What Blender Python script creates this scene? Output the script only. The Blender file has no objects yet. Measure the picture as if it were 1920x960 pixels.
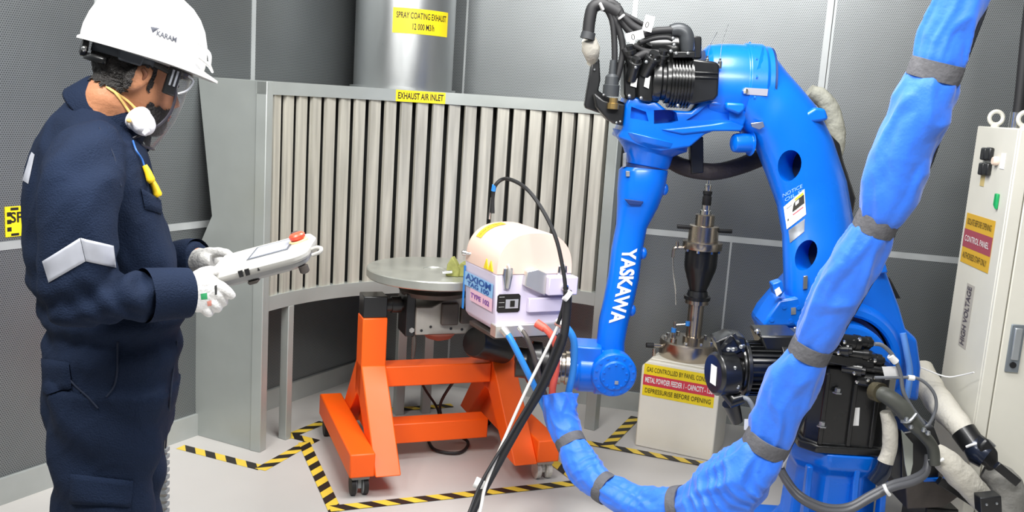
import bpy, bmesh, math, random
from mathutils import Vector, Matrix, noise
from mathutils.bvhtree import BVHTree
random.seed(7)
C = bpy.context.scene.collection
SC = bpy.context.scene
PI = math.pi

# ------------------------------------------------------------------ camera
FOC = 1750.0; EYE = 1.6
PITCH = math.atan(298/1750.0); ROLL = 0.065
_ct, _st, _cr, _sr = math.cos(PITCH), math.sin(PITCH), math.cos(ROLL), math.sin(ROLL)
FW = Vector((0, _ct, -_st)); RT = Vector((_cr, _sr*_st, _sr*_ct)); UP = Vector((-_sr, _cr*_st, _cr*_ct))
cam = bpy.data.cameras.new('camera'); camo = bpy.data.objects.new('camera', cam); C.objects.link(camo)
m = Matrix((( RT.x, UP.x, -FW.x, 0), (RT.y, UP.y, -FW.y, 0), (RT.z, UP.z, -FW.z, EYE), (0, 0, 0, 1)))
camo.matrix_world = m
cam.sensor_width = 36.0; cam.lens = FOC/1920*36.0; cam.clip_start = 0.05
SC.camera = camo

# ------------------------------------------------------------------ light
w = bpy.data.worlds.new('room'); SC.world = w; w.use_nodes = True
w.node_tree.nodes['Background'].inputs[0].default_value = (0.93, 0.96, 1.0, 1)
w.node_tree.nodes['Background'].inputs[1].default_value = 0.16
def area(name, loc, target, sx, sy, power, col=(1, 1, 1)):
    l = bpy.data.lights.new(name, 'AREA'); l.shape = 'RECTANGLE'; l.size = sx; l.size_y = sy
    l.energy = power; l.color = col
    o = bpy.data.objects.new(name, l); C.objects.link(o); o.location = loc
    o.rotation_euler = (Vector(target)-Vector(loc)).to_track_quat('-Z', 'Y').to_euler()
    return o
area('ceiling_lamp', (0.2, 2.95, 3.0), (0.2, 2.95, 0), 1.4, 0.7, 68, (1, .99, .97))
area('ceiling_lamp_left', (-1.3, 1.3, 2.9), (-1.0, 2.3, 0.9), 1.0, 0.4, 62, (1, .99, .97))
area('fill_lamp_rear', (0.6, 1.2, 2.95), (0.7, 3.6, 0.7), 1.4, 0.5, 76, (1, .99, .97))  # added fill, no such fixture known; brightens fronts of robot and pedestal
SC.view_settings.view_transform = 'Standard'; SC.view_settings.look = 'None'
SC.view_settings.gamma = 1.0; SC.view_settings.use_curve_mapping = False
SC.view_settings.exposure = 0.2

# ------------------------------------------------------------------ measuring helpers (pixel + depth plane -> world point)
def ray(u, v):
    return FW + RT*((u-960)/FOC) - UP*((v-480)/FOC)
def P(u, v, Y):
    r = ray(u, v); t = Y/r.y
    return Vector((r.x*t, Y, EYE+r.z*t))
def G(u, v, z=0.0):
    r = ray(u, v); t = (z-EYE)/r.z
    return Vector((r.x*t, r.y*t, z))
def V(*a): return Vector(a)

# ------------------------------------------------------------------ materials
def lin(h):
    if isinstance(h, str):
        h = [int(h[i:i+2], 16)/255 for i in (0, 2, 4)]
        h = [c/12.92 if c <= .04045 else ((c+.055)/1.055)**2.4 for c in h]
    return (*h, 1)
MATS = {}
def mat(name, col, rough=.5, metal=0, var=0.0, vscale=8, bump=0.0, bscale=60, coat=0, emit=0, alpha=1, trans=0, stretch=None):
    if name in MATS: return MATS[name]
    M = bpy.data.materials.new(name); M.use_nodes = True; nt = M.node_tree; b = nt.nodes['Principled BSDF']
    c = lin(col); b.inputs['Base Color'].default_value = c
    b.inputs['Roughness'].default_value = rough; b.inputs['Metallic'].default_value = metal
    if coat: b.inputs['Coat Weight'].default_value = coat; b.inputs['Coat Roughness'].default_value = .12
    if emit: b.inputs['Emission Color'].default_value = c; b.inputs['Emission Strength'].default_value = emit
    if alpha < 1: b.inputs['Alpha'].default_value = alpha
    if trans: b.inputs['Transmission Weight'].default_value = trans
    tc = None
    if var or bump:
        tc = nt.nodes.new('ShaderNodeTexCoord'); src = tc.outputs['Object']
        if stretch:
            mp = nt.nodes.new('ShaderNodeMapping'); mp.inputs['Scale'].default_value = stretch
            nt.links.new(src, mp.inputs[0]); src = mp.outputs[0]
    if var:
        n = nt.nodes.new('ShaderNodeTexNoise'); n.inputs['Scale'].default_value = vscale; n.inputs['Detail'].default_value = 5
        nt.links.new(src, n.inputs['Vector'])
        r = nt.nodes.new('ShaderNodeValToRGB'); e = r.color_ramp.elements
        e[0].position = .3; e[1].position = .7
        e[0].color = [max(0, x*(1-var)) for x in c[:3]]+[1]; e[1].color = [min(1, x*(1+var)) for x in c[:3]]+[1]
        nt.links.new(n.outputs['Fac'], r.inputs[0]); nt.links.new(r.outputs[0], b.inputs['Base Color'])
        q = nt.nodes.new('ShaderNodeMath'); q.operation = 'MULTIPLY_ADD'; q.inputs[1].default_value = .25; q.inputs[2].default_value = max(0, rough-.125)
        nt.links.new(n.outputs['Fac'], q.inputs[0]); nt.links.new(q.outputs[0], b.inputs['Roughness'])
    if bump:
        n2 = nt.nodes.new('ShaderNodeTexNoise'); n2.inputs['Scale'].default_value = bscale; n2.inputs['Detail'].default_value = 3
        nt.links.new(src, n2.inputs['Vector'])
        bp = nt.nodes.new('ShaderNodeBump'); bp.inputs['Strength'].default_value = bump; bp.inputs['Distance'].default_value = .01
        nt.links.new(n2.outputs['Fac'], bp.inputs['Height']); nt.links.new(bp.outputs[0], b.inputs['Normal'])
    MATS[name] = M; return M

def perforated(name, col, hole, pitch, rad):
    """sheet metal with staggered round holes, laid out in metres by the UV map"""
    M = bpy.data.materials.new(name); M.use_nodes = True; nt = M.node_tree; b = nt.nodes['Principled BSDF']
    uv = nt.nodes.new('ShaderNodeUVMap')
    def vm(op, a, bb=None):
        n = nt.nodes.new('ShaderNodeVectorMath'); n.operation = op
        nt.links.new(a, n.inputs[0])
        if bb is not None: n.inputs[1].default_value = bb
        return n.outputs['Value'] if op == 'LENGTH' else n.outputs[0]
    sx, sy = pitch, pitch*1.732
    ds = []
    for off in ((0, 0, 0), (.5, .5, 0)):
        a = vm('MULTIPLY', uv.outputs[0], (1/sx, 1/sy, 0)); a = vm('ADD', a, off); a = vm('FRACTION', a)
        a = vm('SUBTRACT', a, (.5, .5, 0)); a = vm('MULTIPLY', a, (sx, sy, 0)); ds.append(vm('LENGTH', a))
    mn = nt.nodes.new('ShaderNodeMath'); mn.operation = 'MINIMUM'
    nt.links.new(ds[0], mn.inputs[0]); nt.links.new(ds[1], mn.inputs[1])
    lt = nt.nodes.new('ShaderNodeMath'); lt.operation = 'LESS_THAN'; lt.inputs[1].default_value = rad
    nt.links.new(mn.outputs[0], lt.inputs[0])
    n = nt.nodes.new('ShaderNodeTexNoise'); n.inputs['Scale'].default_value = 1.3; n.inputs['Detail'].default_value = 4
    nt.links.new(uv.outputs[0], n.inputs['Vector'])
    r = nt.nodes.new('ShaderNodeValToRGB'); c = lin(col); e = r.color_ramp.elements
    e[0].position = .3; e[1].position = .7
    e[0].color = [x*.85 for x in c[:3]]+[1]; e[1].color = [min(1, x*1.12) for x in c[:3]]+[1]
    nt.links.new(n.outputs['Fac'], r.inputs[0])
    mx = nt.nodes.new('ShaderNodeMixRGB'); mx.inputs[2].default_value = lin(hole)
    nt.links.new(lt.outputs[0], mx.inputs[0]); nt.links.new(r.outputs[0], mx.inputs[1])
    nt.links.new(mx.outputs[0], b.inputs['Base Color'])
    k = nt.nodes.new('ShaderNodeMath'); k.operation = 'MULTIPLY_ADD'; k.inputs[1].default_value = -.8; k.inputs[2].default_value = .8
    nt.links.new(lt.outputs[0], k.inputs[0]); nt.links.new(k.outputs[0], b.inputs['Metallic'])
    b.inputs['Roughness'].default_value = .42
    return M

def striped(name, ca, cb, period, slant):
    """two-colour diagonal tape, UV in metres: u along, v across"""
    M = bpy.data.materials.new(name); M.use_nodes = True; nt = M.node_tree; b = nt.nodes['Principled BSDF']
    uv = nt.nodes.new('ShaderNodeUVMap')
    d = nt.nodes.new('ShaderNodeVectorMath'); d.operation = 'DOT_PRODUCT'; d.inputs[1].default_value = (1/period, slant/period, 0)
    nt.links.new(uv.outputs[0], d.inputs[0])
    fr = nt.nodes.new('ShaderNodeMath'); fr.operation = 'FRACT'; nt.links.new(d.outputs['Value'], fr.inputs[0])
    lt = nt.nodes.new('ShaderNodeMath'); lt.operation = 'LESS_THAN'; lt.inputs[1].default_value = .5; nt.links.new(fr.outputs[0], lt.inputs[0])
    n = nt.nodes.new('ShaderNodeTexNoise'); n.inputs['Scale'].default_value = 25; n.inputs['Detail'].default_value = 4
    nt.links.new(uv.outputs[0], n.inputs['Vector'])
    mx = nt.nodes.new('ShaderNodeMixRGB'); mx.inputs[1].default_value = lin(ca); mx.inputs[2].default_value = lin(cb)
    nt.links.new(lt.outputs[0], mx.inputs[0])
    m2 = nt.nodes.new('ShaderNodeMixRGB'); m2.blend_type = 'MULTIPLY'; m2.inputs[0].default_value = .25
    nt.links.new(mx.outputs[0], m2.inputs[1]); nt.links.new(n.outputs['Fac'], m2.inputs[2])
    nt.links.new(m2.outputs[0], b.inputs['Base Color']); b.inputs['Roughness'].default_value = .45
    return M

# ------------------------------------------------------------------ objects
def thing(name, label, cat, loc=(0, 0, 0), group=None):
    o = bpy.data.objects.new(name, None); C.objects.link(o); o.location = loc
    o.empty_display_size = .05; o['label'] = label; o['category'] = cat
    if group: o['group'] = group
    return o
def tag(o, label, cat, group=None):
    o['label'] = label; o['category'] = cat
    if group: o['group'] = group
    return o
ROOT = {}
def rootloc(o):
    while o.parent: o = o.parent
    return Vector(o.location)

class MB:
    """collects faces in world coordinates; build() links them as one mesh object"""
    def __init__(s): s.v = []; s.f = []; s.uv = {}
    def add(s, vs, fs, uvs=None):
        b = len(s.v); s.v += [Vector(p) for p in vs]
        for i, f in enumerate(fs):
            if uvs: s.uv[len(s.f)] = uvs[i]
            s.f.append([b+k for k in f])
        return s
    def hexa(s, p):           # 8 points: bottom loop 4, top loop 4
        return s.add(p, [(3, 2, 1, 0), (4, 5, 6, 7), (0, 1, 5, 4), (1, 2, 6, 5), (2, 3, 7, 6), (3, 0, 4, 7)])
    def box(s, lo, hi):
        (a, b, c), (d, e, f) = lo, hi
        return s.hexa([(a, b, c), (d, b, c), (d, e, c), (a, e, c), (a, b, f), (d, b, f), (d, e, f), (a, e, f)])
    def fbox(s, fr, lo, hi):  # box in a frame (origin, ex, ey, ez)
        o, ex, ey, ez = fr; (a, b, c), (d, e, f) = lo, hi
        q = [(a, b, c), (d, b, c), (d, e, c), (a, e, c), (a, b, f), (d, b, f), (d, e, f), (a, e, f)]
        return s.hexa([o+ex*x+ey*y+ez*z for x, y, z in q])
    def beam(s, p, q, w, h, up=(0, 0, 1)):
        p, q = Vector(p), Vector(q); d = (q-p).normalized(); x = d.cross(Vector(up)).normalized(); z = x.cross(d)
        x *= w/2; z *= h/2
        return s.hexa([p-x-z, p+x-z, q+x-z, q-x-z, p-x+z, p+x+z, q+x+z, q-x+z])
    def prism(s, pts, vec):   # outline + extrusion vector
        n = len(pts); vec = Vector(vec); a = [Vector(p) for p in pts]; b = [p+vec for p in a]
        nrm = sum(((a[i]-a[0]).cross(a[(i+1) % n]-a[0]) for i in range(n)), Vector())
        fl = nrm.dot(vec) > 0
        top = list(range(n, 2*n)); bot = list(range(n))
        fs = [bot[::-1], top] if fl else [bot, top[::-1]]
        for i in range(n):
            j = (i+1) % n
            fs.append((i, j, n+j, n+i) if fl else (j, i, n+i, n+j))
        return s.add(a+b, fs)
    def loft(s, rings, caps=True, closed=True):
        n = len(rings[0]); vs = [p for r in rings for p in r]; fs = []
        for k in range(len(rings)-1):
            for i in range(n if closed else n-1):
                j = (i+1) % n
                fs.append((k*n+i, k*n+j, (k+1)*n+j, (k+1)*n+i))
        if caps and closed:
            fs.append(tuple(range(n))[::-1]); fs.append(tuple((len(rings)-1)*n+i for i in range(n)))
        return s.add(vs, fs)
    def tube(s, pts, r, n=10, caps=True, sub=0, flat=1.0, ref=None):
        pts = [Vector(p) for p in pts]; rs = list(r) if hasattr(r, '__len__') else [r]*len(pts)
        if sub: pts, rs = spline(pts, rs, sub)
        rings = []; nrm = None
        for i, p in enumerate(pts):
            t = (pts[min(i+1, len(pts)-1)]-pts[max(i-1, 0)]).normalized()
            if nrm is None:
                a = Vector(ref) if ref else (Vector((0, 0, 1)) if abs(t.z) < .9 else Vector((0, 1, 0)))
                nrm = (a-t*a.dot(t)).normalized()
            else: nrm = (nrm-t*nrm.dot(t)).normalized()
            bn = t.cross(nrm)
            rings.append([p+(nrm*math.cos(2*PI*k/n)+bn*math.sin(2*PI*k/n)*flat)*rs[i] for k in range(n)])
        return s.loft(rings, caps)
    def cyl(s, p, q, r, r2=None, n=24):
        return s.tube([p, q], [r, r if r2 is None else r2], n)
    def lathe(s, o, ax, prof, n=32, caps=True):  # prof: (radius, height) list
        o = Vector(o); ax = Vector(ax).normalized(); a = Vector((0, 0, 1)) if abs(ax.z) < .9 else Vector((1, 0, 0))
        x = (a-ax*a.dot(ax)).normalized(); y = ax.cross(x)
        return s.loft([[o+ax*h+(x*math.cos(2*PI*k/n)+y*math.sin(2*PI*k/n))*max(r, 1e-4) for k in range(n)] for r, h in prof], caps)
    def ball(s, c, r, n=12, sc=(1, 1, 1)):
        c = Vector(c); m = max(4, n//2)
        return s.loft([[c+Vector((math.sin(a)*math.cos(2*PI*k/n)*r*sc[0], math.sin(a)*math.sin(2*PI*k/n)*r*sc[1], -math.cos(a)*r*sc[2])) for k in range(n)] for a in [max(.02, min(PI-.02, PI*i/m)) for i in range(m+1)]])
    def quad(s, a, b, c, d, uv=None):
        return s.add([a, b, c, d], [(0, 1, 2, 3)], [uv] if uv else None)
    def build(s, name, mtl, parent=None, smooth=True, bevel=0, seg=2, angle=38, sub=0, kind=None, keep=False, fix=True):
        L = rootloc(parent) if parent else (Vector() if keep else None)
        if L is None:
            lo = Vector([min(p[i] for p in s.v) for i in range(3)]); hi = Vector([max(p[i] for p in s.v) for i in range(3)])
            L = Vector(((lo.x+hi.x)/2, (lo.y+hi.y)/2, lo.z))
        me = bpy.data.meshes.new(name); me.from_pydata([p-L for p in s.v], [], s.f)
        if s.uv:
            ul = me.uv_layers.new(name='UVMap')
            for pi, u in s.uv.items():
                for li, c in zip(me.polygons[pi].loop_indices, u): ul.data[li].uv = c
        me.materials.append(mtl); me.validate(); me.update()
        if fix:
            bm = bmesh.new(); bm.from_mesh(me); bmesh.ops.recalc_face_normals(bm, faces=bm.faces[:]); bm.to_mesh(me); bm.free()
        o = bpy.data.objects.new(name, me); C.objects.link(o)
        if smooth:
            me.polygons.foreach_set('use_smooth', [True]*len(me.polygons)); me.set_sharp_from_angle(angle=math.radians(angle))
        if parent: o.parent = parent
        else: o.location = L
        if bevel:
            bm = o.modifiers.new('bevel', 'BEVEL'); bm.width = bevel; bm.segments = seg; bm.limit_method = 'ANGLE'; bm.angle_limit = math.radians(32); bm.use_clamp_overlap = True
            if smooth: bm.harden_normals = False
        if sub:
            sm = o.modifiers.new('sub', 'SUBSURF'); sm.levels = sub; sm.render_levels = sub
        if kind: o['kind'] = kind
        return o
def spline(pts, rs, sub):
    P2 = []; R2 = []; n = len(pts)
    for i in range(n-1):
        a, b, c, d = pts[max(i-1, 0)], pts[i], pts[i+1], pts[min(i+2, n-1)]
        for k in range(sub):
            t = k/sub
            P2.append(.5*((2*b)+(c-a)*t+(2*a-5*b+4*c-d)*t*t+(3*b-a-3*c+d)*t**3)); R2.append(rs[i]*(1-t)+rs[i+1]*t)
    P2.append(pts[-1]); R2.append(rs[-1]); return P2, R2
def part(name, mtl, parent, fn, **k):
    b = MB(); fn(b); return b.build(name, mtl, parent, **k)
def struct(o): o['kind'] = 'structure'; return o
def ell(c, a, b, n=20, p=2.0):       # (super)ellipse ring with half axes a, b (vectors)
    r = []
    for k in range(n):
        x, y = math.cos(2*PI*k/n), math.sin(2*PI*k/n)
        r.append(c+a*(math.copysign(abs(x)**(2/p), x))+b*(math.copysign(abs(y)**(2/p), y)))
    return r
def cut(o, cutter, name='cut'):      # boolean, applied at once; the cutter is removed
    c = cutter.build(name, o.data.materials[0], keep=True, smooth=False)
    rl = rootloc(o)
    c.location = rl*0
    md = o.modifiers.new('b', 'BOOLEAN'); md.object = c; md.solver = 'EXACT'; md.operation = 'DIFFERENCE'
    bpy.context.view_layer.update()
    dg = bpy.context.evaluated_depsgraph_get(); me = bpy.data.meshes.new_from_object(o.evaluated_get(dg))
    o.modifiers.clear(); o.data = me
    me.polygons.foreach_set('use_smooth', [True]*len(me.polygons)); me.set_sharp_from_angle(angle=math.radians(38))
    bpy.data.objects.remove(c)
def apply_mods(o):
    bpy.context.view_layer.update()
    dg = bpy.context.evaluated_depsgraph_get(); me = bpy.data.meshes.new_from_object(o.evaluated_get(dg))
    o.modifiers.clear(); o.data = me; return o

def lettering(body, o, ex, ey, size, mtl, parent, width=None, bold=0.0, align='CENTER', fn=None, name='lettering', lift=.0012, sub=0):
    """flat printed letters: o = anchor point, ex = reading direction, ey = letter-up direction (unit vectors)"""
    cu = bpy.data.curves.new('t', 'FONT'); cu.body = body; cu.size = 1.0; cu.align_x = align; cu.align_y = 'CENTER'; cu.offset = bold
    cu.resolution_u = 3
    t = bpy.data.objects.new('t', cu); C.objects.link(t)
    bpy.context.view_layer.update()
    dg = bpy.context.evaluated_depsgraph_get(); me = bpy.data.meshes.new_from_object(t.evaluated_get(dg))
    bpy.data.objects.remove(t); bpy.data.curves.remove(cu)
    xs = [v.co.x for v in me.vertices]
    if not xs: return None
    s = size; sx = s if width is None else width/(max(xs)-min(xs))
    o = Vector(o); ex = Vector(ex).normalized(); ey = Vector(ey).normalized(); ez = ex.cross(ey)
    if sub:
        bm = bmesh.new(); bm.from_mesh(me); bmesh.ops.triangulate(bm, faces=bm.faces[:])
        bmesh.ops.subdivide_edges(bm, edges=bm.edges[:], cuts=sub, use_grid_fill=True); bm.to_mesh(me); bm.free()
    L = rootloc(parent)
    for v in me.vertices:
        x, y = v.co.x*sx, v.co.y*s
        v.co = (fn(x, y) if fn else o+ex*x+ey*y+ez*lift)-L
    me.materials.clear(); me.materials.append(mtl)
    ob = bpy.data.objects.new(name, me); C.objects.link(ob); ob.parent = parent
    return ob

def bvh(o):
    L = rootloc(o); me = o.data
    return BVHTree.FromPolygons([v.co+L for v in me.vertices], [p.vertices[:] for p in me.polygons])
CAMP = V(0, 0, EYE)
def cast_px(tree, u, v, far=4.0):
    h = tree.ray_cast(CAMP, ray(u, v).normalized(), far)
    return h[0], h[1]
# ================================================================== SETTING
M_floor = mat('epoxy_floor', 'c2bfbb', .34, var=.05, vscale=1.6)
M_perf = perforated('perforated_steel', '8f9394', '2e3234', .0088, .0022)
M_wallback = mat('wall_core', '55585a', .7)
M_strip = mat('galvanised_strip', 'b9bdbd', .45, .35, var=.06, vscale=12)
M_base = mat('baseboard_paint', 'aaaeab', .5, .2, var=.06)
M_ceil = mat('ceiling_paint', 'd8dadb', .8, var=.02)
M_hazard = striped('hazard_tape_print', '2b2622', 'f2d04a', .11, 1.0)
M_yellow = mat('yellow_vinyl', 'f2d61c', .45, var=.05)
M_black_ink = mat('black_ink', '17140f', .6)
M_white_ink = mat('white_ink', 'f4f4f2', .55)
M_red_ink = mat('red_ink', 'd2394b', .5)

part('f', M_floor, None, lambda b: b.box((-4, -1.2, -.1), (4.2, 6.2, 0)), smooth=False).name = 'floor'
floor = struct(bpy.data.objects['floor'])
ceil = struct(part('ceiling', M_ceil, None, lambda b: b.box((-4, -1.2, 3.05), (4.2, 6.2, 3.15)), smooth=False))

CORN = V(-.78, 5.1, 0)
LD = V(.4873, .8732, 0); LN = V(.8732, -.4873, 0)      # left wall: along (away), into the room
BD = V(.9756, -.2195, 0); BN = V(-.2195, -.9756, 0)    # back wall
def hit(u, v, o, n):
    r = ray(u, v); e = V(0, 0, EYE); t = (o-e).dot(n)/r.dot(n); return e+r*t
SEAM = .962
M_inner0 = mat('hood_inner', '3b3d3c', .7, .2)
def wall(name, o, d, n, s0, s1, upper, lower, cuts_seam=True):
    wl = struct(part(name, M_wallback, None, lambda b: b.hexa([o+d*s0-n*.1, o+d*s1-n*.1, o+d*s1-n*.012, o+d*s0-n*.012] + [p+V(0, 0, 3.05) for p in (o+d*s0-n*.1, o+d*s1-n*.1, o+d*s1-n*.012, o+d*s0-n*.012)]), smooth=False))
    for js, z0, z1 in ((upper, SEAM, 3.04), (lower, 0.0, SEAM)):
        js = sorted(js); e = [s0]+js+[s1]
        for a, c in zip([q[0] if isinstance(q, tuple) else q for q in e[:-1]], [q[0] if isinstance(q, tuple) else q for q in e[1:]]):
            def pan(b):
                A, B = o+d*(a+.004)-n*.012, o+d*(c-.004)-n*.012
                q = [A, B, B+n*.012, A+n*.012]; lo = [p+V(0, 0, z0+.004) for p in q]; hi = [p+V(0, 0, z1-.004) for p in q]
                b.hexa(lo+hi)
                vs = lo+hi
                for fi, f in enumerate(b.f):
                    b.uv[fi] = [((vs[k]-o).dot(d)+10, vs[k].z) for k in f]
            part('wall_panel', M_perf, wl, pan, smooth=False)
        for j, jw in js:
            part('joint_strip', M_strip, wl, lambda b: b.hexa([o+d*(j-jw)-n*.01, o+d*(j+jw)-n*.01, o+d*(j+jw)+n*.003, o+d*(j-jw)+n*.003] + [p+V(0, 0, z1-z0) for p in (o+d*(j-jw)-n*.01, o+d*(j+jw)-n*.01, o+d*(j+jw)+n*.003, o+d*(j-jw)+n*.003)]), smooth=False).location.z += z0
            if jw > .018: part('joint_gap', M_inner0, wl, lambda b: b.beam(o+d*(j+.009)+n*.0035+V(0, 0, z0), o+d*(j+.009)+n*.0035+V(0, 0, z1), .003, .006, n), smooth=False)
    part('seam_strip', M_strip, wl, lambda b: b.beam(o+d*s0+V(0, 0, SEAM)-n*.003, o+d*s1+V(0, 0, SEAM)-n*.003, .013, .03), smooth=False)
    return wl
sl = lambda u, v: (hit(u, v, CORN, LN)-CORN).dot(LD)
sb = lambda u, v: (hit(u, v, CORN, BN)-CORN).dot(BD)
wl = wall('wall_left', CORN, LD, LN, -5.2, 0, [(sl(180, 10), .008), (sl(475, 60), .012), (sl(180, 10)-1.3, .012)], [(sl(180, 10)-.6, .008), (sl(475, 60)-.2, .008)])
wb = wall('wall_back', CORN, BD, BN, 0, 4.4, [(sb(872, 100), .005), (sb(1190, 30), .013), (sb(1552, 80), .022), (sb(1552, 80)+1.15, .02)], [(sb(1360, 560), .005), (sb(872, 100), .005), (sb(1360, 560)+1.2, .01)])
# narrow shadow-gap line in the wide joint right of the robot
for nm, o, d, n, s1 in (('baseboard_left', CORN, LD, LN, -5.2), ('baseboard_back', CORN, BD, BN, 4.4)):
    struct(part(nm, M_base, None, lambda b: b.beam(o+V(0, 0, .05)+n*.008, o+d*s1+V(0, 0, .05)+n*.008, .016, .1), smooth=False))

def strip(name, mtl, parent, pts, width, z=.0015):
    b = MB(); s = 0
    for p, q in zip(pts[:-1], pts[1:]):
        d = (q-p).normalized(); x = V(-d.y, d.x, 0)*width/2; L = (q-p).length
        b.quad(p-x+V(0, 0, z), q-x+V(0, 0, z), q+x+V(0, 0, z), p+x+V(0, 0, z), [(s, 0), (s+L, 0), (s+L, width), (s, width)]); s += L
    return b.build(name, mtl, parent, smooth=False)
for k, (a, c) in enumerate([((338, 838), (492, 878)), ((488, 881), (580, 829)), ((535, 821), (606, 792)), ((540, 816), (594, 829)), ((570, 830), (629, 960)),
                            ((618, 955), (1092, 905)), ((1092, 908), (1030, 862)), ((735, 769), (848, 761)), ((985, 785), (1035, 815)), ((1022, 817), (1345, 876)), ((1135, 840), (1192, 783))]):
    strip('hazard_tape', M_hazard, floor, [G(*a), G(*c)], .052, .001+.0004*k)

# yellow notice on the left wall, mostly behind the operator
A = hit(8, 388, CORN, LN); B = hit(8, 445, CORN, LN)
sg = thing('wall_notice', 'yellow warning notice with black dashed border on left wall behind the operator', 'sign', A+LN*.002)
def qd(b, o, ex, ey, x0, y0, x1, y1, lift, nn, th=0):
    ps = [o+ex*x+ey*y+nn*lift for x, y in ((x0, y0), (x1, y0), (x1, y1), (x0, y1))]
    if th: b.prism(ps, -nn*th)
    else: b.quad(*ps)
hN = A.z-B.z
part('board', M_yellow, sg, lambda b: qd(b, A, LD, V(0, 0, 1), 0, -hN, .42, 0, .004, LN, .003), smooth=False)
def dashes(b):
    for k in range(3): qd(b, A, LD, V(0, 0, 1), .006, -hN+hN*(.18+k*.25), .022, -hN+hN*(.32+k*.25), .0046, LN)
    for k in range(7):
        qd(b, A, LD, V(0, 0, 1), .02+k*.06, -.014, .05+k*.06, -.004, .0046, LN); qd(b, A, LD, V(0, 0, 1), .02+k*.06, -hN+.003, .05+k*.06, -hN+.012, .0046, LN)
part('border', M_black_ink, sg, dashes, smooth=False, kind='stuff')
lettering('SPRAY BOOTH', hit(17, 409, CORN, LN), LD, V(0, 0, 1), .052, M_black_ink, sg, align='LEFT', bold=.02, lift=.0052)

# ================================================================== EXHAUST HOOD
M_galv = mat('hood_sheet', 'a9aeab', .42, .4, var=.05, vscale=5)
M_slat = mat('slat_sheet', 'c6c3b8', .38, .4, var=.2, vscale=3, stretch=(14, 14, .8))
M_inner = mat('hood_inner', '3b3d3c', .7, .2)  # shade inside and under the hood is put into this dark grey
M_duct = mat('duct_steel', 'b9bcbc', .33, .9, var=.05, vscale=4, stretch=(2, 2, .4))
def circ(a, b, c):
    d = 2*(a.x*(b.y-c.y)+b.x*(c.y-a.y)+c.x*(a.y-b.y)); A2, B2, C2 = a.x**2+a.y**2, b.x**2+b.y**2, c.x**2+c.y**2
    o = V((A2*(b.y-c.y)+B2*(c.y-a.y)+C2*(a.y-b.y))/d, (A2*(c.x-b.x)+B2*(a.x-c.x)+C2*(b.x-a.x))/d, 0)
    return o, (V(a.x, a.y, 0)-o).length
HL, HR = V(-1.045, 3.862, 0), V(.462, 4.41, 0)
HC, HRAD = circ(HL, V(-.70, 4.335, 0), HR)
ha0 = math.atan2(HL.y-HC.y, HL.x-HC.x); ha1 = math.atan2(HR.y-HC.y, HR.x-HC.x)
if ha0 < ha1: ha0 += 2*PI
HLEN = (ha0-ha1)*HRAD
def arc(s, r=0, z=0):      # s metres from the left end, r outward offset
    a = ha0-s/HRAD
    return HC+V(math.cos(a), math.sin(a), 0)*(HRAD+r)+V(0, 0, z)
def arcbar(b, s0, s1, r0, r1, z0, z1, n=28):
    rings = []
    for i in range(n+1):
        s = s0+(s1-s0)*i/n
        rings.append([arc(s, r0, z0), arc(s, r1, z0), arc(s, r1, z1), arc(s, r0, z1)])
    b.loft(rings)
ZT, ZB, ZBB = 1.545, .688, .625
hood = thing('exhaust_hood', 'grey curved exhaust hood with vertical louvre slats along the corner wall', 'exhaust hood', HC+V(0, .6, 0))
part('top_band', M_galv, hood, lambda b: arcbar(b, 0, HLEN, 0, .05, ZT, 1.6))
part('bottom_band', M_galv, hood, lambda b: arcbar(b, .03, HLEN-.03, 0.001, .05, ZBB, ZB))
part('shade_backing', M_inner, hood, lambda b: arcbar(b, .02, HLEN-.02, .16, .165, ZBB, 1.59))
part('post', M_galv, hood, lambda b: arcbar(b, 0, .045, -.002, .05, 0, 1.598, 2), bevel=.003)
part('post', M_galv, hood, lambda b: arcbar(b, HLEN-.055, HLEN, -.002, .05, 0, 1.598, 2), bevel=.003)
def sfor(u, v, z=0):       # arc position under a floor pixel, roughly
    g = G(u, v, z); a = math.atan2(g.y-HC.y, g.x-HC.x)
    if a < ha1-1: a += 2*PI
    return (ha0-a)*HRAD
for u, v, wd in ((523, 822, .035), (727, 765, .045), (778, 757, .045)):
    s = sfor(u, v); part('leg', M_galv, hood, lambda b: arcbar(b, s, s+wd, 0.0, .045, 0, ZBB, 2), bevel=.003)
W0 = V(-1.381, 4.022, 0); F0 = HL-(arc(.01)-HL)*0
def side(b):
    d = W0-HL; nn = V(d.y, -d.x, 0).normalized()
    if nn.y > 0: nn = -nn
    def sp(u, v):
        h = hit(u, v, HL, nn); return HL+d*((h-HL).dot(d)/d.length_squared)+V(0, 0, h.z)
    o = [HL+V(0, 0, 0), HL+V(0, 0, 1.6), HL+d+V(0, 0, 1.6), sp(397, 405), sp(366, 478), HL+d]
    b.prism(o, -nn*.03)
part('side_panel', M_galv, hood, side, smooth=False, bevel=.002)
s2 = sfor(523, 822)
def inner(b):
    p = arc(.05, .05); q = p+V(-.16, .22, 0)
    b.prism([p, q, q+V(0, 0, ZBB), p+V(0, 0, ZBB)], V(.012, .01, 0))
part('inner_panel', M_galv, hood, inner, smooth=False)
def topcover(b):
    o = [arc(HLEN*i/24, .02, 1.585) for i in range(25)]+[V(.48, 4.75, 1.585), V(-.75, 5.04, 1.585), V(-1.36, 4.03, 1.585)]
    b.prism(o, V(0, 0, .012))
part('top_sheet', M_galv, hood, topcover, smooth=False)
part('floor_sheet', M_inner, hood, lambda b: b.prism([arc(.05+(HLEN-.1)*i/24, .045, ZBB+.002) for i in range(25)]+[V(.48, 4.75, ZBB+.002), V(-.75, 5.04, ZBB+.002), V(-1.30, 4.06, ZBB+.002)], V(0, 0, .012)), smooth=False)
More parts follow.
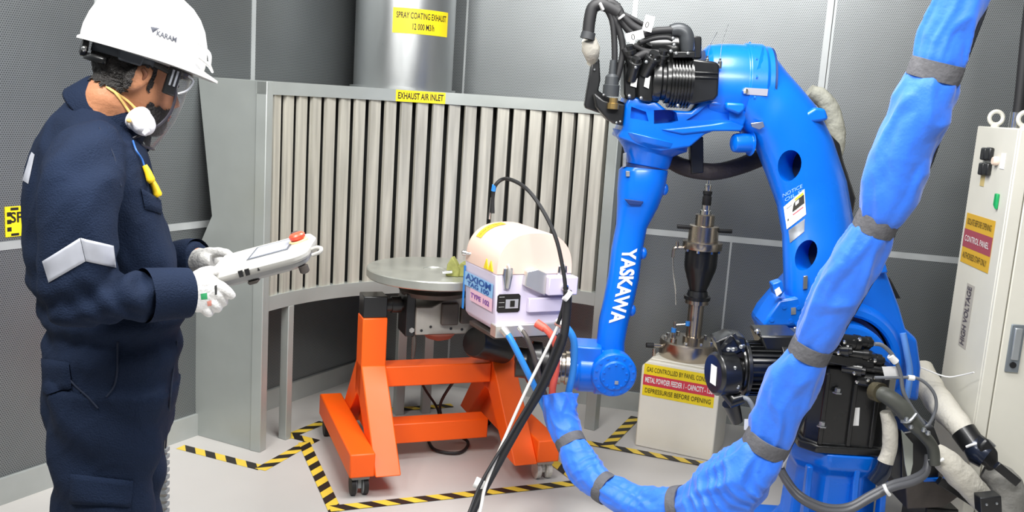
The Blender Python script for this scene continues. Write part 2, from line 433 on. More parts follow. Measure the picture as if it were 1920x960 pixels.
part('end_panel', M_galv, hood, lambda b: b.prism([HR+V(0, .02, ZBB), V(.49, 4.75, ZBB), V(.49, 4.75, 1.6), HR+V(0, .02, 1.6)], V(.012, 0, 0)), smooth=False)
NS = 22; s0, s1 = .055, HLEN-.065; PT = (s1-s0)/NS
for k in range(NS):
    s = s0+PT*(k+.06)
    def slat(b, s=s):
        wd = PT*.80; prof = [(s, .022), (s+wd*.06, .006), (s+wd*.94, .016), (s+wd, .05), (s+wd-.004, .05), (s+wd*.9, .02), (s+wd*.08, .010), (s+.004, .03)]
        b.loft([[arc(t, r, z) for t, r in prof] for z in (ZB-.004, ZT+.004)])
    part('slat', M_slat, hood, slat, angle=20)
# label on the top band
def archit(u, v):
    r = ray(u, v); e = V(0, 0, EYE)-HC; a = r.x**2+r.y**2; bb = 2*(e.x*r.x+e.y*r.y); c = e.x**2+e.y**2-HRAD**2
    t = (-bb+math.sqrt(bb*bb-4*a*c))/(2*a); p = V(0, 0, EYE)+r*t; an = math.atan2(p.y-HC.y, p.x-HC.x)
    if an < ha1-1: an += 2*PI
    return (ha0-an)*HRAD
sL = archit(742, 184); sR = archit(835, 184)
lb = part('inlet_label', M_yellow, hood, lambda b: arcbar(b, sL, sR, -.0015, -.0005, 1.545, 1.598, 6))
sm = (sL+sR)/2
lettering('EXHAUST AIR INLET', (0, 0, 0), V(1, 0, 0), V(0, 0, 1), .036, M_black_ink, lb, width=(sR-sL)*.92, bold=.025, fn=lambda x, y: arc(sm+x, -.0025, 1.571+y*1.15))

# duct
DC = V(-.603, 4.76, 0); DR = .246
duct = thing('exhaust_duct', 'round stainless exhaust duct rising from the top of the hood', 'duct', DC+V(0, 0, 1.6))
part('pipe', M_duct, duct, lambda b: b.lathe(DC, (0, 0, 1), [(DR, 1.599), (DR, 3.04)], 64, False))
part('collar', M_duct, duct, lambda b: b.lathe(DC, (0, 0, 1), [(DR, 1.599), (DR+.018, 1.599), (DR+.018, 1.61), (DR, 1.61)], 64, False))
part('pipe_seam', M_duct, duct, lambda b: b.lathe(DC, (0, 0, 1), [(DR, 2.3), (DR+.006, 2.303), (DR+.006, 2.317), (DR, 2.32)], 64, False))
toc = math.atan2(-DC.y, -DC.x); ac = toc+math.asin(.085/DR); hw = .142/DR*1.04
zL = P(781, 40, 4.52).z
dl = part('duct_label', M_yellow, duct, lambda b: b.loft([[DC+V(math.cos(ac-hw+2*hw*i/16)*(DR+e), math.sin(ac-hw+2*hw*i/16)*(DR+e), z) for e, z in ((.0005, zL-.058), (.002, zL-.058), (.002, zL+.058), (.0005, zL+.058))] for i in range(17)]))
def onduct(x, y, dz):
    a = ac+x/DR; return DC+V(math.cos(a)*(DR+.003), math.sin(a)*(DR+.003), zL+dz+y)
lettering('SPRAY COATING EXHAUST', (0, 0, 0), V(1, 0, 0), V(0, 0, 1), .04, M_black_ink, dl, width=.262, bold=.015, fn=lambda x, y: onduct(x, y, .024))
lettering('12 000 M3/h', (0, 0, 0), V(1, 0, 0), V(0, 0, 1), .04, M_black_ink, dl, width=.11, bold=.015, fn=lambda x, y: onduct(x, y, -.026))
# ================================================================== POSITIONER
M_orange = mat('orange_enamel', 'f95f06', .5, var=.03, vscale=3)
M_blkmetal = mat('black_enamel', '17181a', .35, var=.15, vscale=6, coat=.2)
M_blkrub = mat('black_rubber', '1c1c1e', .6)
M_castgrey = mat('cast_grey', 'a9a69f', .5, .4, var=.12, vscale=14)
M_darkcast = mat('dark_cast', '57514d', .55, .4, var=.2, vscale=16)
M_table = mat('table_steel', 'b7b9b2', .35, .65, var=.1, vscale=9)
M_chrome = mat('bright_steel', 'd8d8d6', .18, 1.0)
M_rust = mat('red_oxide', '8a4a3c', .6, var=.2, vscale=20)
M_plastic_grey = mat('castor_grey', '8d9296', .45)
PO = V(-.30, 3.96, 0); PX = V(.934, .357, 0); PY = V(-.357, .934, 0); PZ = V(0, 0, 1)
PF = (PO, PX, PY, PZ)
pl = lambda x, y, z: PO+PX*x+PY*y+PZ*z
pos = thing('welding_positioner', 'orange steel positioner frame on castors carrying a round steel table', 'positioner', PO)
for sx in (-1, 1):
    x0, x1 = sorted((sx*.345, sx*.445)); u0, u1 = sorted((sx*.24, sx*.345))
    part('foot_beam', M_orange, pos, lambda b: b.fbox(PF, (x0, -.39, .092), (x1, .37, .19)), bevel=.006)
    part('upright', M_orange, pos, lambda b: b.fbox(PF, (u0, -.055, .30), (u1, .055, .65)), bevel=.005)
    part('front_leg', M_orange, pos, lambda b: b.prism([pl(u0, y, z) for y, z in ((-.056, .445), (-.40, .092), (-.27, .092), (.05, .36), (.05, .445))], PX*(u1-u0)), bevel=.005)
    part('rear_leg', M_orange, pos, lambda b: b.prism([pl(u0, y, z) for y, z in ((.056, .445), (.37, .092), (.25, .092), (-.04, .36), (-.04, .445))], PX*(u1-u0)), bevel=.005)
    part('gusset', M_orange, pos, lambda b: b.prism([pl((u0+u1)/2-.004, y, z) for y, z in ((-.2, .12), (.2, .12), (.03, .36), (-.03, .36))], PX*.008), smooth=False)
    part('cap_block', M_blkmetal, pos, lambda b: b.fbox(PF, (u0+.002, -.05, .65), (u1-.002, .05, .742)), bevel=.004)
    for y in (-.33, .33):
        cx = (x0+x1)/2
        cs = part('castor', M_plastic_grey if not (sx > 0 and y < 0) else mat('dusty_wrap', 'c9c5bd', .7, var=.15, vscale=30, bump=.5), pos,
                  lambda b: (b.fbox(PF, (cx-.035, y-.04, .075), (cx+.035, y+.04, .0915)), b.lathe(pl(cx-.028, y, .038), PX, [(.012, 0), (.036, .004), (.036, .016), (.012, .02)], 20), b.lathe(pl(cx+.008, y, .038), PX, [(.012, 0), (.036, .004), (.036, .016), (.012, .02)], 20), b.fbox(PF, (cx-.008, y-.02, .03), (cx+.008, y+.02, .08))), bevel=.002, seg=1)
        for dx in (-.0345, .0145):
            part('wheel', M_blkrub if not (sx > 0 and y < 0) else MATS['dusty_wrap'], cs, lambda b: b.lathe(pl(cx+dx-.001, y, .04), PX, [(.028, 0), (.04, .002), (.04, .02), (.028, .022)], 24))
part('upper_crossbar', M_orange, pos, lambda b: b.fbox(PF, (-.24, -.05, .345), (.24, .05, .435)), bevel=.005)
part('lower_crossbar', M_orange, pos, lambda b: b.fbox(PF, (-.24, -.05, .085), (.24, .05, .175)), bevel=.005)
TC = V(-.33, 3.955, 0)
part('turntable', M_table, pos, lambda b: b.lathe(TC, PZ, [(.02, .811), (.286, .811), (.29, .815), (.29, .845), (.286, .849), (.05, .849), (.048, .845)], 64))
part('table_hub', M_darkcast, pos, lambda b: b.lathe(TC, PZ, [(.05, .735), (.14, .74), (.15, .76), (.11, .765), (.10, .811)], 32))
part('shaft', M_blkmetal, pos, lambda b: b.lathe(pl(-.245, 0, .695), PX, [(.03, 0), (.03, .03), (.036, .03), (.036, .07), (.025, .07), (.025, .10)], 24))
part('shaft', M_blkmetal, pos, lambda b: b.lathe(pl(.14, 0, .695), PX, [(.03, 0), (.03, .11)], 24))
tl = part('trunnion_plate', M_blkmetal, pos, lambda b: b.fbox(PF, (-.165, -.07, .57), (-.125, .07, .755)), bevel=.004)
part('bolt', M_chrome, tl, lambda b: b.lathe(pl(-.14, -.07, .60), -PY, [(.012, 0), (.012, .008)], 6), smooth=False)
cr = part('cradle', M_castgrey, pos, lambda b: b.prism([pl(-.125, -.085, z) for z in (.58,)]+[pl(.2, -.085, .58), pl(.2, -.085, .74), pl(.02, -.085, .74), pl(-.06, -.085, .70), pl(-.125, -.085, .70)], PY*.17), bevel=.004)
for x, z in ((-.10, .60), (-.06, .615), (.03, .605), (.08, .60), (.15, .61), (.10, .70), (.14, .71)):
    part('bolt_hole', M_blkmetal, cr, lambda b: b.lathe(pl(x, -.0855, z), -PY, [(.006, 0), (.006, .001)], 12), smooth=False)
part('gearbox', M_darkcast, pos, lambda b: (b.fbox(PF, (-.02, -.11, .625), (.055, -.085, .72))), bevel=.006)
part('gearbox', M_darkcast, pos, lambda b: (b.fbox(PF, (.065, -.11, .63), (.15, -.085, .70))), bevel=.006)
part('slip_ring', M_rust, pos, lambda b: b.lathe(pl(-.01, -.04, .545), PZ, [(.02, 0), (.055, .012), (.075, .035)], 24))
part('drive_motor', M_blkmetal, pos, lambda b: b.lathe(pl(.16, -.12, .545), V(.5, .6, -.25), [(.03, -.05), (.062, -.05), (.067, -.04), (.067, .16), (.05, .17)], 28))
part('clamp_chain', M_darkcast, pos, lambda b: b.tube([pl(-.125, -.06, .58), pl(-.123, -.06, .53), pl(-.125, -.055, .47)], [.008, .011, .006], 8, sub=4))
part('power_cable', M_blkrub, pos, lambda b: b.tube([pl(.10, .02, .35), pl(.05, .08, .20), pl(.12, .14, .06), pl(.2, .1, .011), pl(.12, -.02, .011), pl(.02, .05, .011), pl(.05, .3, .012)], .007, 8, sub=6))
part('power_cable', M_blkrub, pos, lambda b: b.tube([pl(-.10, .06, .42), pl(-.02, .1, .28), pl(.06, .14, .16), pl(.1, .22, .03), pl(.18, .3, .011)], .006, 8, sub=6))
# toggle clamp
M_olive = mat('olive_canvas', '8f9150', .75, var=.2, vscale=25, bump=.3)
tc0 = P(850, 515, 3.78)
cl = thing('table_clamp', 'olive green clamp lying on the round steel turntable', 'clamp', V(tc0.x, tc0.y+.05, .849))
cb = V(tc0.x, 3.80, .8495)
part('jaw', M_olive, cl, lambda b: b.prism([cb+V(x, 0, z) for x, z in ((-.035, 0), (.02, 0), (.022, .03), (.005, .06), (-.012, .085), (-.03, .05))], V(.01, .03, 0)), bevel=.004)
part('body', M_olive, cl, lambda b: b.prism([cb+V(x, .01, z) for x, z in ((.012, 0), (.06, 0), (.055, .05), (.03, .062), (.012, .04))], V(.01, .045, 0)), bevel=.004)
part('spindle', M_chrome, cl, lambda b: b.cyl(cb+V(-.045, -.012, .018), cb+V(-.005, -.014, .024), .007, n=10))
part('handle', mat('dark_green_grip', '3c4030', .6), cl, lambda b: b.tube([cb+V(.05, .03, .02), cb+V(.075, .03, .05), cb+V(.10, .03, .055)], .009, 8, sub=4))

# ================================================================== COATING TORCH (pale domed housing)
M_shell = mat('shell_cream', 'eecfbf', .42, var=.015)
M_lilac = mat('shell_white', 'd8d0e4', .4, var=.015)
M_bluehose = mat('hose_blue', '2f86dc', .4)
M_redhose = mat('hose_red', 'e85f4e', .45)
M_alu = mat('anodised', 'd4d2cc', .35, .7)
gA = P(930, 515, 3.40); gB = G(872, 488, gA.z); gD = G(1072, 512, gA.z)
gx = (gD-gA); GW = gx.length; gx.normalize(); gy = V(-gx.y, gx.x, 0); GD = max(.22, (gB-gA).dot(gy)); GD = min(GD, .40)
gy = (gB-gA).normalized()*1.0; GD = (gB-gA).length
gzb = P(937, 627, 3.40).z; GH = gA.z-gzb
gl = lambda x, y, z: gA+gx*x+gy*y+V(0, 0, z)
print('gun', GW, GD, GH, gx.dot(gy))
gun = thing('spray_torch_housing', 'cream and white domed spray gun housing held in front of the round table', 'spray gun', gl(GW/2, GD/2, -GH))
def chamf(b):
    r = []
    for y in (0, GD):
        t = .012 if y == 0 else 0
        r.append([gl(0+t*0, y, 0), gl(GW, y, 0), gl(GW*.97, y, -GH*.72), gl(GW*.93, y, -GH), gl(.03, y, -GH+.0), gl(0.012, y, -GH*.9)])
    b.loft(r)
lower = part('lower_shell', M_lilac, gun, chamf, bevel=.006)
def dome(b):
    rings = []; N = 22
    for y, sc, zz in ((-.002, .985, .98), (.012, 1, 1), (GD*.5, 1, 1), (GD-.012, 1, 1), (GD+.002, .985, .98)):
        rr = []
        for i in range(N+1):
            a = PI*i/N
            x = GW/2-math.copysign(abs(math.cos(a))**.8, math.cos(a))*GW/2*sc; z = (math.sin(a)**.8)*.158*zz
            rr.append(gl(x, y, z+.0005))
        rings.append(rr)
    b.loft(rings)
hoodg = part('dome_cover', M_shell, gun, dome, angle=50)
for x, z in ((.045, -.005), (GW-.045, .0)):
    lt = part('latch', M_chrome, gun, lambda b: (b.prism([gl(x+dx, -.001, z+dz) for dx, dz in ((-.018, .03), (.018, .03), (.02, 0), (.012, -.05), (-.012, -.05), (-.02, 0))], -gy*.008)), bevel=.002)
    part('latch_hook', M_alu, lt, lambda b: b.tube([gl(x, -.01, z-.045), gl(x, -.018, z-.01), gl(x, -.015, z+.03), gl(x, -.004, z+.042)], .006, 8, sub=3))
sp = part('type_plate', M_black_ink, gun, lambda b: b.prism([gl(x, -.001, z) for x, z in ((.018, -.145), (.098, -.145), (.105, -.138), (.105, -.082), (.098, -.075), (.018, -.075), (.011, -.082), (.011, -.138))], -gy*.002), smooth=False)
part('plate_panel', mat('plate_silver', 'c9cbd0', .4, .5), sp, lambda b: b.prism([gl(x, -.0035, z) for x, z in ((.045, -.13), (.097, -.13), (.097, -.095), (.045, -.095))], -gy*.0006), smooth=False)
part('plate_window', M_black_ink, sp, lambda b: b.prism([gl(x, -.0045, z) for x, z in ((.063, -.124), (.082, -.124), (.082, -.10), (.063, -.10))], -gy*.0004), smooth=False)
for z in (-.084, -.105, -.122): lettering('------', gl(.028, -.0035, z), gx, V(0, 0, 1), .014, M_white_ink, sp, width=.022)
part('side_box', M_lilac, gun, lambda b: b.hexa([gl(x, y, z) for z in (-.075, -.005) for x, y in ((GW*.62, -.05), (GW+.002, -.05), (GW+.002, -.002), (GW*.62, -.002))]), bevel=.004)
part('bracket', M_alu, gun, lambda b: (b.prism([gl(x, -.001, z) for x, z in ((GW*.34, -.04), (GW*.62, -.08), (GW*.62, .005), (GW*.5, .022), (GW*.36, .015))], -gy*.026)), bevel=.003)
part('bracket_knob', M_chrome, gun, lambda b: b.lathe(gl(GW*.82, -.05, -.045), -gy, [(.012, 0), (.014, .004), (.014, .014), (.008, .02)], 16))
part('shelf_block', M_lilac, gun, lambda b: b.prism([gl(x, -.0005, z) for x, z in ((GW*.42, -.145), (GW*.93, -.145), (GW*.95, -.09), (GW*.42, -.09))], -gy*.02), bevel=.003)
conn = part('connector_bar', M_alu, gun, lambda b: b.hexa([gl(x, y, z) for z in (-GH-.012, -GH+.035) for x, y in ((.004, -.02), (GW*.92, -.02), (GW*.92, .03), (.004, .03))]), bevel=.003)
part('side_bolt', M_chrome, gun, lambda b: b.lathe(gl(-.004, GD*.86, .035), V(-1, 0, .1), [(.006, -.01), (.006, .01), (.011, .01), (.012, .024), (.006, .028)], 12))
part('mount_plate', M_darkcast, gun, lambda b: b.hexa([gl(x, y, z) for z in (-GH-.03, -GH-.013) for x, y in ((.02, .03), (GW*.9, .03), (GW*.9, GD*.9), (.02, GD*.9))]), bevel=.003)
# print on the left face and the dome
def leftq(name, mtl, y0, z0, y1, z1, par, lift=.002, sk=0):
    return part(name, mtl, par, lambda b: b.prism([gl(.0+.0*z, y, z)-gx*lift for y, z in ((y0, z0), (y1, z0+sk), (y1, z1+sk), (y0, z1))], -gx*.0006), smooth=False)
bl = leftq('brand_print', mat('print_blue', '8fc0ea', .5), .015, -.095, GD-.01, -.04, gun)
ns = -gx
lettering('AXIOM', gl(-.003, GD*.5, -.058), -gy, V(0, 0, 1), .034, mat('ink_navy', '1f4f9c', .5), bl, width=GD*.82, bold=.03)
lettering('TAG 100', gl(-.003, GD*.5, -.083), -gy, V(0, 0, 1), .024, mat('ink_navy', '1f4f9c', .5), bl, width=GD*.7, bold=.03)
pk = leftq('brand_print', mat('print_pink', 'efc3d4', .5), .015, -.145, GD*.75, -.096, gun)
lettering('TYPE 102', gl(-.003, GD*.42, -.122), -gy, V(0, 0, 1), .026, mat('ink_violet', '7a4aa0', .5), pk, width=GD*.6, bold=.03)
part('edge_strip', M_bluehose, gun, lambda b: b.hexa([gl(x, y, z) for z in (-GH*.86, -.02) for x, y in ((-.003, GD-.012), (.0, GD-.012), (.0, GD+.001), (-.003, GD+.001))]), smooth=False)
def ondome(t, y):   # t 0..1 around the dome
    a = PI*t; x = GW/2-math.copysign(abs(math.cos(a))**.8, math.cos(a))*GW/2; z = (math.sin(a)**.8)*.158
    nn = (gx*(-math.cos(a))+V(0, 0, math.sin(a))).normalized(); return gl(x, y, z+.0005)+nn*.0022
def dq(b, t0, t1, y0, y1, n=10):
    b.loft([[ondome(t0+(t1-t0)*i/n, y0), ondome(t0+(t1-t0)*i/n, y1)] for i in range(n+1)], closed=False)
yl = part('warning_label', mat('label_yellow', 'f3cf3a', .5), gun, lambda b: dq(b, .20, .46, GD*.70, GD*.86), smooth=True)
lettering('CAUTION  HOT  SURFACE', (0, 0, 0), V(1, 0, 0), V(0, 0, 1), .03, mat('ink_brown', '8a5a30', .6), yl, width=.2, fn=lambda x, y: ondome(.33+x*1.18, GD*.78-y*.7)+V(0, 0, .001))
for y in (.045, .085):
    part('warning_triangle', M_yellow, gun, lambda b: b.prism([gl(0, y+dy, z)-gx*.0005 for dy, z in ((-.02, .006), (.02, .006), (0, .045))], -gx*.0035), smooth=False)
# cable from the dome
def cable(name, mtl, parent, pts, r, n=8, sub=6, **k):
    return part(name, mtl, parent, lambda b: b.tube(pts, r, n, sub=sub), **k)
gY = (gA.y+gB.y)/2
sc = thing('sensor_cable', 'thin black cable arching out of the dome of the cream spray gun housing', 'cable', P(920, 411, gB.y))
stem = part('stem', M_chrome, sc, lambda b: b.tube([P(917, 411, gB.y-.02), P(920, 385, gB.y-.02), P(923, 366, gB.y-.02)], .004, 8))
cable('cable', M_blkrub, sc, [P(924, 400, gB.y-.025), P(924, 370, gB.y-.02), P(930, 346, gB.y-.03), P(950, 335, gB.y-.05), P(985, 352, 3.42), P(1015, 390, 3.36), P(1040, 440, 3.32), P(1053, 490, 3.30), P(1060, 540, 3.29), P(1056, 575, 3.29), P(1046, 607, 3.30)], .0075)
part('cable_marker', M_bluehose, sc, lambda b: b.tube([P(925, 358, gB.y-.024), P(927, 347, gB.y-.028)], .0095, 10))
# heavy cables leaving to the floor
pc = thing('power_cable', 'thick black power cable running from the cream spray gun housing down across the floor', 'cable', G(885, 962))
cable('cable', M_blkrub, pc, [P(1064, 545, 3.27), P(1063, 580, 3.27), P(1054, 640, 3.26), P(1020, 720, 3.25), P(978, 790, 3.22), P(925, 885, 3.15), P(890, 950, 3.08), P(868, 1000, 2.98), P(845, 1040, 2.88)], .0155, 12)
part('cable_tie', M_white_ink, pc, lambda b: b.tube([P(890, 903, 3.13), P(908, 912, 3.125)], .0195, 12))
part('cable_tie', M_white_ink, pc, lambda b: b.tube([P(1060, 552, 3.262), P(1067, 557, 3.262)], .021, 12))
wc = thing('braided_cable', 'thin pale cable lying along the thick black power cable', 'cable', G(900, 965))
cable('cable', mat('pale_sheath', 'd9d6d0', .5), wc, [P(1046, 612, 3.31), P(1020, 665, 3.28), P(985, 735, 3.25), P(945, 825, 3.19), P(912, 905, 3.11), P(902, 950, 3.06), P(890, 1000, 2.97)], .006)
wc2 = thing('control_cable', 'second thin black cable lying on the thick power cable', 'cable', G(895, 965))
cable('cable', M_blkrub, wc2, [P(1050, 625, 3.24), P(1012, 718, 3.225), P(965, 800, 3.19), P(905, 900, 3.10), P(880, 960, 3.03), P(862, 1000, 2.95)], .006)
for nm, lab, mtl, pts, r in (
    ('coolant_hose', 'blue hose plugged in at the left of the spray gun housing', M_bluehose, [P(944, 618, 3.37), P(955, 632, 3.35), P(970, 660, 3.34), P(990, 700, 3.34), P(1012, 745, 3.35), P(1030, 785, 3.36)], .0125),
    ('braided_hose', 'dark braided hose between the left blue hose and the red hose', M_darkcast, [P(975, 615, 3.37), P(988, 634, 3.345), P(1002, 670, 3.345), P(1014, 715, 3.355), P(1030, 765, 3.36)], .0095),
    ('gas_hose', 'red hose curving down from the spray gun housing', M_redhose, [P(1008, 607, 3.36), P(1025, 618, 3.34), P(1042, 645, 3.335), P(1043, 690, 3.345), P(1036, 730, 3.355), P(1036, 770, 3.36)], .0135),
    ('coolant_hose', 'blue hose at the right of the red hose beside the robot wrist', M_bluehose, [P(1046, 604, 3.36), P(1062, 614, 3.34), P(1076, 640, 3.335), P(1075, 690, 3.345), P(1066, 735, 3.355), P(1056, 775, 3.36)], .0135)):
    h = thing(nm, lab, 'hose', pts[0], 'hoses plugged into the spray gun housing'); cable('hose', mtl, h, pts, r, 12)
    part('hose_end', M_alu if mtl is not M_redhose else M_redhose, h, lambda b: b.tube([pts[0]+(pts[0]-pts[1]).normalized()*.004, pts[0]+(pts[1]-pts[0])*.8], [r*1.25, r*1.15], 12))
# ================================================================== POWDER FEEDER ON PEDESTAL
M_beige = mat('beige_enamel', 'e9e5d7', .4, var=.02)
M_steel = mat('turned_steel', 'b3a99c', .24, .95, var=.06, vscale=10)
M_blue_knob = mat('knob_blue', '2f7fd0', .4)
pa, pb = G(1190, 835), G(1335, 866)
qx = (pb-pa); QW = qx.length; qx.normalize(); qy = V(-qx.y, qx.x, 0); QD = .27
qh = P(1207, 674, pa.y).z
ql = lambda x, y, z: pa+qx*x+qy*y+V(0, 0, z)
ped = thing('pedestal', 'beige steel pedestal box with yellow and red label under the powder feeder', 'pedestal', ql(QW/2, QD/2, 0))
part('body', M_beige, ped, lambda b: b.prism([ql(x, 0, z) for x, z in ((0, 0), (QW, 0), (QW, qh), (.03, qh), (0, qh-.03))], qy*QD), bevel=.006)
part('top_plate', M_beige, ped, lambda b: b.prism([ql(x, y, qh+.0005) for x, y in ((.035, .02), (QW-.01, .02), (QW-.01, QD-.02), (.035, QD-.02))], V(0, 0, .008)), bevel=.003)
def labz(u, v):
    h = hit(u, v, pa, qy); return (h-pa).dot(qx), h.z
(lx0, lz0), (lx1, lz1) = labz(1209, 681), labz(1338, 757)
lzb = labz(1205, 740)[1]; lzt = lz0
th = (lzt-lzb)/3; lx1 = min(lx1, QW-.008)
lab = part('feeder_label', M_yellow, ped, lambda b: b.prism([ql(x, -.0008, z) for x, z in ((lx0, lzb), (lx1, lzb), (lx1, lzt), (lx0, lzt))], -qy*.0008), smooth=False)
part('label_band', M_red_ink, lab, lambda b: b.prism([ql(x, -.0018, z) for x, z in ((lx0, lzb+th), (lx1, lzb+th), (lx1, lzb+2*th), (lx0, lzb+2*th))], -qy*.0006), smooth=False)
lm = (lx0+lx1)/2
lettering('GAS CONTROLLED BY PANEL CONSOLE', ql(lm, -.003, lzb+2.5*th), qx, V(0, 0, 1), .032, M_black_ink, lab, width=(lx1-lx0)*.92)
lettering('METAL POWDER FEEDER 1 - CAPACITY - 1.5L', ql(lm, -.003, lzb+1.5*th), qx, V(0, 0, 1), .036, M_white_ink, lab, width=(lx1-lx0)*.94, bold=.02)
lettering('DEPRESSURISE BEFORE OPENING', ql(lm, -.003, lzb+.5*th), qx, V(0, 0, 1), .032, M_black_ink, lab, width=(lx1-lx0)*.92)
FY = 4.33
fb = P(1298, 650, FY); fx = fb.x; fz0 = qh+.009
fz = lambda v, u=1315: P(u, v, FY).z
px = FY/1750*1.03
fd = thing('powder_feeder', 'tall steel and black powder feeder standing on the beige pedestal', 'powder feeder', V(fx, FY, fz0))
FA = V(fx, FY, 0); U = V(0, 0, 1)
def lz(name, mtl, prof, par=fd, n=32, o=FA): return part(name, mtl, par, lambda b: b.lathe(o, U, prof, n))
zt = fz(637, 1290)
bd = lz('base_disc', M_steel, [(.1, fz0), (.135, fz0), (.138, fz0+.006), (.138, zt-.006), (.132, zt), (.03, zt)], o=FA+V(-.018, 0, 0))
for k in range(10):
    a = 2*PI*k/10
    part('bolt', M_chrome, bd, lambda b: b.lathe(FA+V(-.018+.112*math.cos(a), .112*math.sin(a), zt), U, [(.009, 0), (.009, .012), (.005, .013)], 6), smooth=False)
z1 = fz(562, 1310)
lz('column', M_steel, [(.05, zt), (.05, zt+.02), (.037, zt+.022), (.037, z1)])
lz('column_flange', M_steel, [(.037, z1-.02), (.055, z1-.018), (.055, z1), (.03, z1)])
z2 = fz(545, 1316); lz('clamp_ring', M_blkmetal, [(.05, z1), (.062, z1+.002), (.062, z1+.018), (.05, z1+.02), (.045, z2)])
z3 = fz(505, 1320); z4 = fz(468, 1324)
lz('hopper', M_blkmetal, [(.04, z2), (.043, z2+.01), (.073, z3), (.076, z3+.02), (.076, z4), (.05, z4)], n=24)
z5 = fz(447, 1326)
fl = lz('top_flange', M_steel, [(.06, z4), (.09, z4+.002), (.092, z4+.006), (.092, z5-.018), (.088, z5-.014), (.06, z5-.014)])
for k in range(8):
    a = 2*PI*(k+.5)/8
    part('bolt', M_chrome, fl, lambda b: b.lathe(FA+V(.079*math.cos(a), .079*math.sin(a), z4-.01), U, [(.008, 0), (.008, .05)], 6), smooth=False)
z6 = fz(424, 1328); lz('cap', M_steel, [(.06, z5-.015), (.07, z5-.014), (.07, z6), (.066, z6+.003), (.045, z6+.003)])
z7 = fz(402, 1330); lz('cap_neck', M_steel, [(.044, z6), (.044, z7-.004), (.04, z7), (.02, z7)])
z8 = fz(385, 1331); lz('spindle', M_chrome, [(.026, z7), (.026, z7+.018), (.02, z7+.02), (.02, z8)])
z9 = fz(362, 1332); lz('grip', M_blkrub, [(.02, z8), (.021, z8+.002), (.021, z8+.04), (.018, z8+.041), (.018, z8+.05), (.021, z8+.051), (.022, z9+.008), (.016, z9+.01)])
z10 = fz(335, 1334); lz('tip', M_chrome, [(.014, z9+.01), (.016, z9+.03), (.015, z10-.03), (.009, z10-.025), (.007, z10)])
for s, u0, u1, v in ((-1, 1300, 1280, 426), (1, 1345, 1377, 429)):
    part('lid_handle', M_blkrub, fd, lambda b: b.tube([FA+V(s*.06, -.01, fz(v, 1320)-.004), FA+V(s*.125, -.012, fz(v, 1320)-.002), FA+V(s*.128, -.012, fz(v, 1320)-.002)], [.009, .010, .009], 10))
sv = part('side_valve', M_steel, fd, lambda b: (b.tube([FA+V(-.09, -.01, z4+.004), FA+V(-.125, -.01, z4+.002), FA+V(-.133, -.01, z4-.01), FA+V(-.134, -.01, z4-.045)], .008, 8, sub=3), b.cyl(FA+V(-.118, -.01, z4), FA+V(-.12, -.01, z4+.032), .009, .006, 10)))
part('drip_chain', M_chrome, fd, lambda b: b.tube([FA+V(-.134, -.01, z4-.045), FA+V(-.125, -.012, z4-.12), FA+V(-.108, -.014, z4-.2), FA+V(-.10, -.016, z4-.27)], [.004, .003, .0035, .003], 6, sub=6))
vx = FA+V(-.105, -.07, zt)
vv = part('gas_valve', M_steel, fd, lambda b: (b.lathe(vx, U, [(.016, .0), (.016, .02), (.011, .022), (.011, .05), (.007, .055), (.007, .1)], 12), b.tube([vx+V(0, 0, .085), vx+V(.04, 0, .09), vx+V(.06, 0, .095)], .005, 8)))
part('valve_knob', M_blue_knob, vv, lambda b: b.lathe(vx+V(-.004, -.002, .05), U, [(.012, 0), (.012, .02)], 10))
part('valve_knob', M_blue_knob, vv, lambda b: b.lathe(vx+V(.058, -.004, .086), U, [(.011, 0), (.011, .02)], 10))
part('inlet_spigot', M_steel, fd, lambda b: (b.cyl(FA+V(-.15, -.03, zt-.03), FA+V(-.19, -.035, zt-.03), .009, n=10), b.cyl(FA+V(-.185, -.035, zt-.045), FA+V(-.185, -.035, fz0-.0), .008, n=10)))
part('spigot_cap', M_blkrub, fd, lambda b: b.cyl(FA+V(-.19, -.035, zt-.03), FA+V(-.225, -.038, zt-.03), .013, n=10))

# ================================================================== CONTROL CABINET
kA = V(1.838, 3.5, 0); kx = V(.995, -.1, 0); ky = V(.1, .995, 0); KD = .40; KH = 1.605; KW = .85
kl = lambda x, y, z: kA+kx*x+ky*y+V(0, 0, z)
cab = thing('control_cabinet', 'tall beige control cabinet at the right edge with lifting eyes on top', 'cabinet', kl(KW/2, KD/2, 0))
M_cab = mat('cabinet_paint', 'dddbcf', .42, var=.02)
part('body', M_cab, cab, lambda b: b.prism([kl(0, 0, 0), kl(KW, 0, 0), kl(KW, KD, 0), kl(0, KD, 0)], V(0, 0, KH)), bevel=.005)
part('front_frame', M_cab, cab, lambda b: b.prism([kl(0.001, 0, .02), kl(.048, 0, .02), kl(.048, 0, KH-.002), kl(.001, 0, KH-.002)], -ky*.018), bevel=.004)
dr = part('door', M_cab, cab, lambda b: b.prism([kl(.052, 0, .03), kl(KW-.02, 0, .03), kl(KW-.02, 0, KH-.03), kl(.052, 0, KH-.03)], -ky*.018), bevel=.004)
h1 = hit(1896, 607, kl(0, -.018, 0), ky); h2 = hit(1893, 697, kl(0, -.018, 0), ky)
hx = (h1-kA).dot(kx); hz0, hz1 = h2.z, h1.z
M_latch = mat('latch_zinc', '9aa3aa', .35, .7)
ltc = part('door_latch', M_latch, dr, lambda b: b.prism([kl(hx, -.0185, hz0), kl(hx+.05, -.0185, hz0), kl(hx+.05, -.0185, hz1), kl(hx, -.0185, hz1)], -ky*.008), bevel=.003)
part('latch_lever', mat('latch_light', 'c3c9cc', .3, .7), dr, lambda b: b.prism([kl(hx+.012, -.027, hz0+.05), kl(hx+.04, -.027, hz0+.05), kl(hx+.04, -.027, hz1-.012), kl(hx+.012, -.027, hz1-.012)], -ky*.008), bevel=.004)
